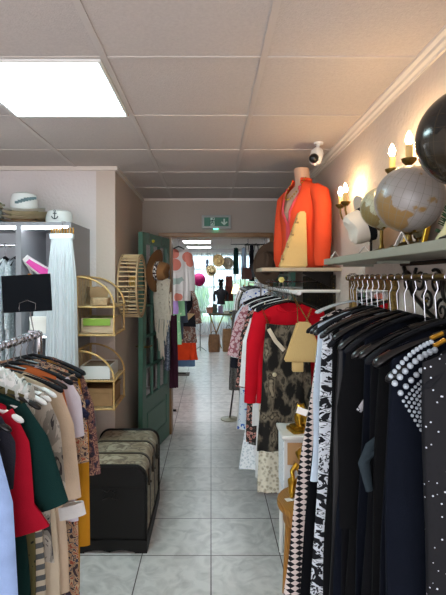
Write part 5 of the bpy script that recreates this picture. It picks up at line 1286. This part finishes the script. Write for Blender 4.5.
# bottle green coat and pale garments near the ceiling
t = thing('high_rail', 'slim steel rail hung from the back room ceiling on the right', 'rail', (.62, 8.4, 2.25)); bm = B(); tube(bm, [(-.25, 0, 0), (.35, 0, 0)], .009, 8); tube(bm, [(-.24, 0, 0), (-.24, 0, .18)], .003, 5); tube(bm, [(.34, 0, 0), (.34, 0, .18)], .003, 5); obj('rod', bm, M['steel'], t)
for x, m, lb, short in ((.47, F['green'], 'bottle green coat hanging high in the back room', 'bottle green coat'), (.62, F['bluegrey'], 'blue grey scarf dress high beside the bottle green coat', 'blue grey scarf dress'), (.78, F['white'], 'white slip dress high on the ceiling rail, right end', 'white slip dress')):
    hanger('steel hanger on ceiling rail carrying the ' + short, (x, 8.4, 2.25), M['steel'], hw=.09, dropn=.05, drop=.03, rz=PI / 2 - .25, thick=.005, group='hangers on the ceiling rail')
    garment('coat' if 'coat' in short else 'dress', lb, 'coat' if 'coat' in short else 'dress', (x, 8.4, 2.19), m, L=.5, sw=.09, hw=.13, rz=PI / 2 - .25, t=.035, neck=.04, nd=.03)
# black bags and scarves hanging inside the doorway head
t = thing('bag_rail', 'dark rod across the doorway head right side holding bags', 'rail', (.49, 4.95, 1.98)); bm = B(); tube(bm, [(-.12, 0, 0), (.2, 0, 0)], .01, 8); tube(bm, [(.1, 0, 0), (.1, 0, .45)], .005, 6); tube(bm, [(-.08, 0, 0), (-.08, 0, .45)], .005, 6); obj('rod', bm, M['black'], t)
for (x, z, w_, h, c_, lb) in ((.40, 1.66, .06, .13, '4a2420', 'dark red-brown handbag hanging lowest at the doorway right'), (.50, 1.70, .07, .16, '101014', 'black handbag hanging in middle of the doorway rod'), (.62, 1.74, .06, .14, '2c2a30', 'charcoal handbag hanging rightmost on doorway rod')):
    t = thing('handbag', lb, 'bag', (x, 4.95, z), rs.uniform(-.2, .2), 'handbags at the doorway head')
    bm = B(); loft(bm, [ell(w_, .03, -h / 2, p=.6), ell(w_ * 1.05, .035, 0, p=.6), ell(w_ * .8, .02, h / 2, p=.6)]); obj('bag_body', bm, mat('leather_' + c_, c_, .45), t)
    bm = B(); tube(bm, [(-w_ * .7, 0, h / 2 - .01), (-.012, 0, 1.988 - z), (0, 0, 1.994 - z), (.012, 0, 1.988 - z), (w_ * .7, 0, h / 2 - .01)], .004, 6); obj('strap', bm, M['black'], t)
for (x, c_, lb) in ((.45, '0d0e14', 'thin black scarf dangling from the doorway rod'), (.56, 'c8c0b0', 'cream ribbon scarf dangling from the doorway rod')):
    garment('scarf', lb, 'scarf', (x, 4.95, 1.975), cloth('scarf_' + c_, c_), L=.4 if c_[0] == '0' else .22, sw=.02, hw=.03, t=.012, neck=.012, nd=.003, slope=0)
# round iron foot of a stand on the floor
t = thing('mannequin_stand', 'round brushed metal stand base on tiles beside middle rack', 'stand', (.215, 5.1, 0)); bm = B(); lathe(bm, [(0, 0), (.105, 0), (.105, .008), (.02, .014), (.012, .02), (.012, .03), (0, .03)], 28); obj('base', bm, mat('bronze_disc', '77735e', .4, .4), t); bm = B(); tube(bm, [(0, 0, .02), (.06, -.02, .5), (.08, -.04, .95)], .01, 8); obj('pole', bm, M['black'], t)
garment('shawl', 'black fringed shawl hanging on the round-based stand', 'shawl', (.30, 5.06, 1.25), F['blackfringe'], L=.9, sw=.06, hw=.1, t=.05, neck=.03, nd=.02, seed=4)

# light garments on the left wall beyond the low rail, seen against the curtain
t = thing('clothes_rack', 'low white clothes rack far left before the curtain', 'clothes rack', (-.85, 9.0, 0))
bm = B(); tube(bm, [(0, -.7, 1.4), (0, .8, 1.4)], .0125, 8); obj('rail', bm, M['white'], t)
for y in (-.7, .8): bm = B(); tube(bm, [(0, y, .03), (0, y, 1.4)], .0125, 8); tube(bm, [(-.2, y, .014), (.2, y, .014)], .014, 8); obj('post', bm, M['white'], t)
for k, (y, nm, lb, short, m) in enumerate([(8.5, 'dress', 'terracotta speckled dress nearest on the far white rack', 'terracotta dress', F['rust']), (8.8, 'blouse', 'cream blouse second on the far white rack', 'cream blouse', F['cream']), (9.1, 'dress', 'rose floral dress third on the far white rack', 'rose floral dress on the far rack', F['floralred']), (9.4, 'jumper', 'taupe jumper last on the far white rack', 'taupe jumper', F['taupe'])]):
    bk(nm, lb, short, -.70 if False else -.85, y, 1.335, m, dict(L=.9 if nm == 'dress' else .7, sw=.24, hw=.36, seed=k + 60, sleeves=(.4, .1)), rail=1.4)
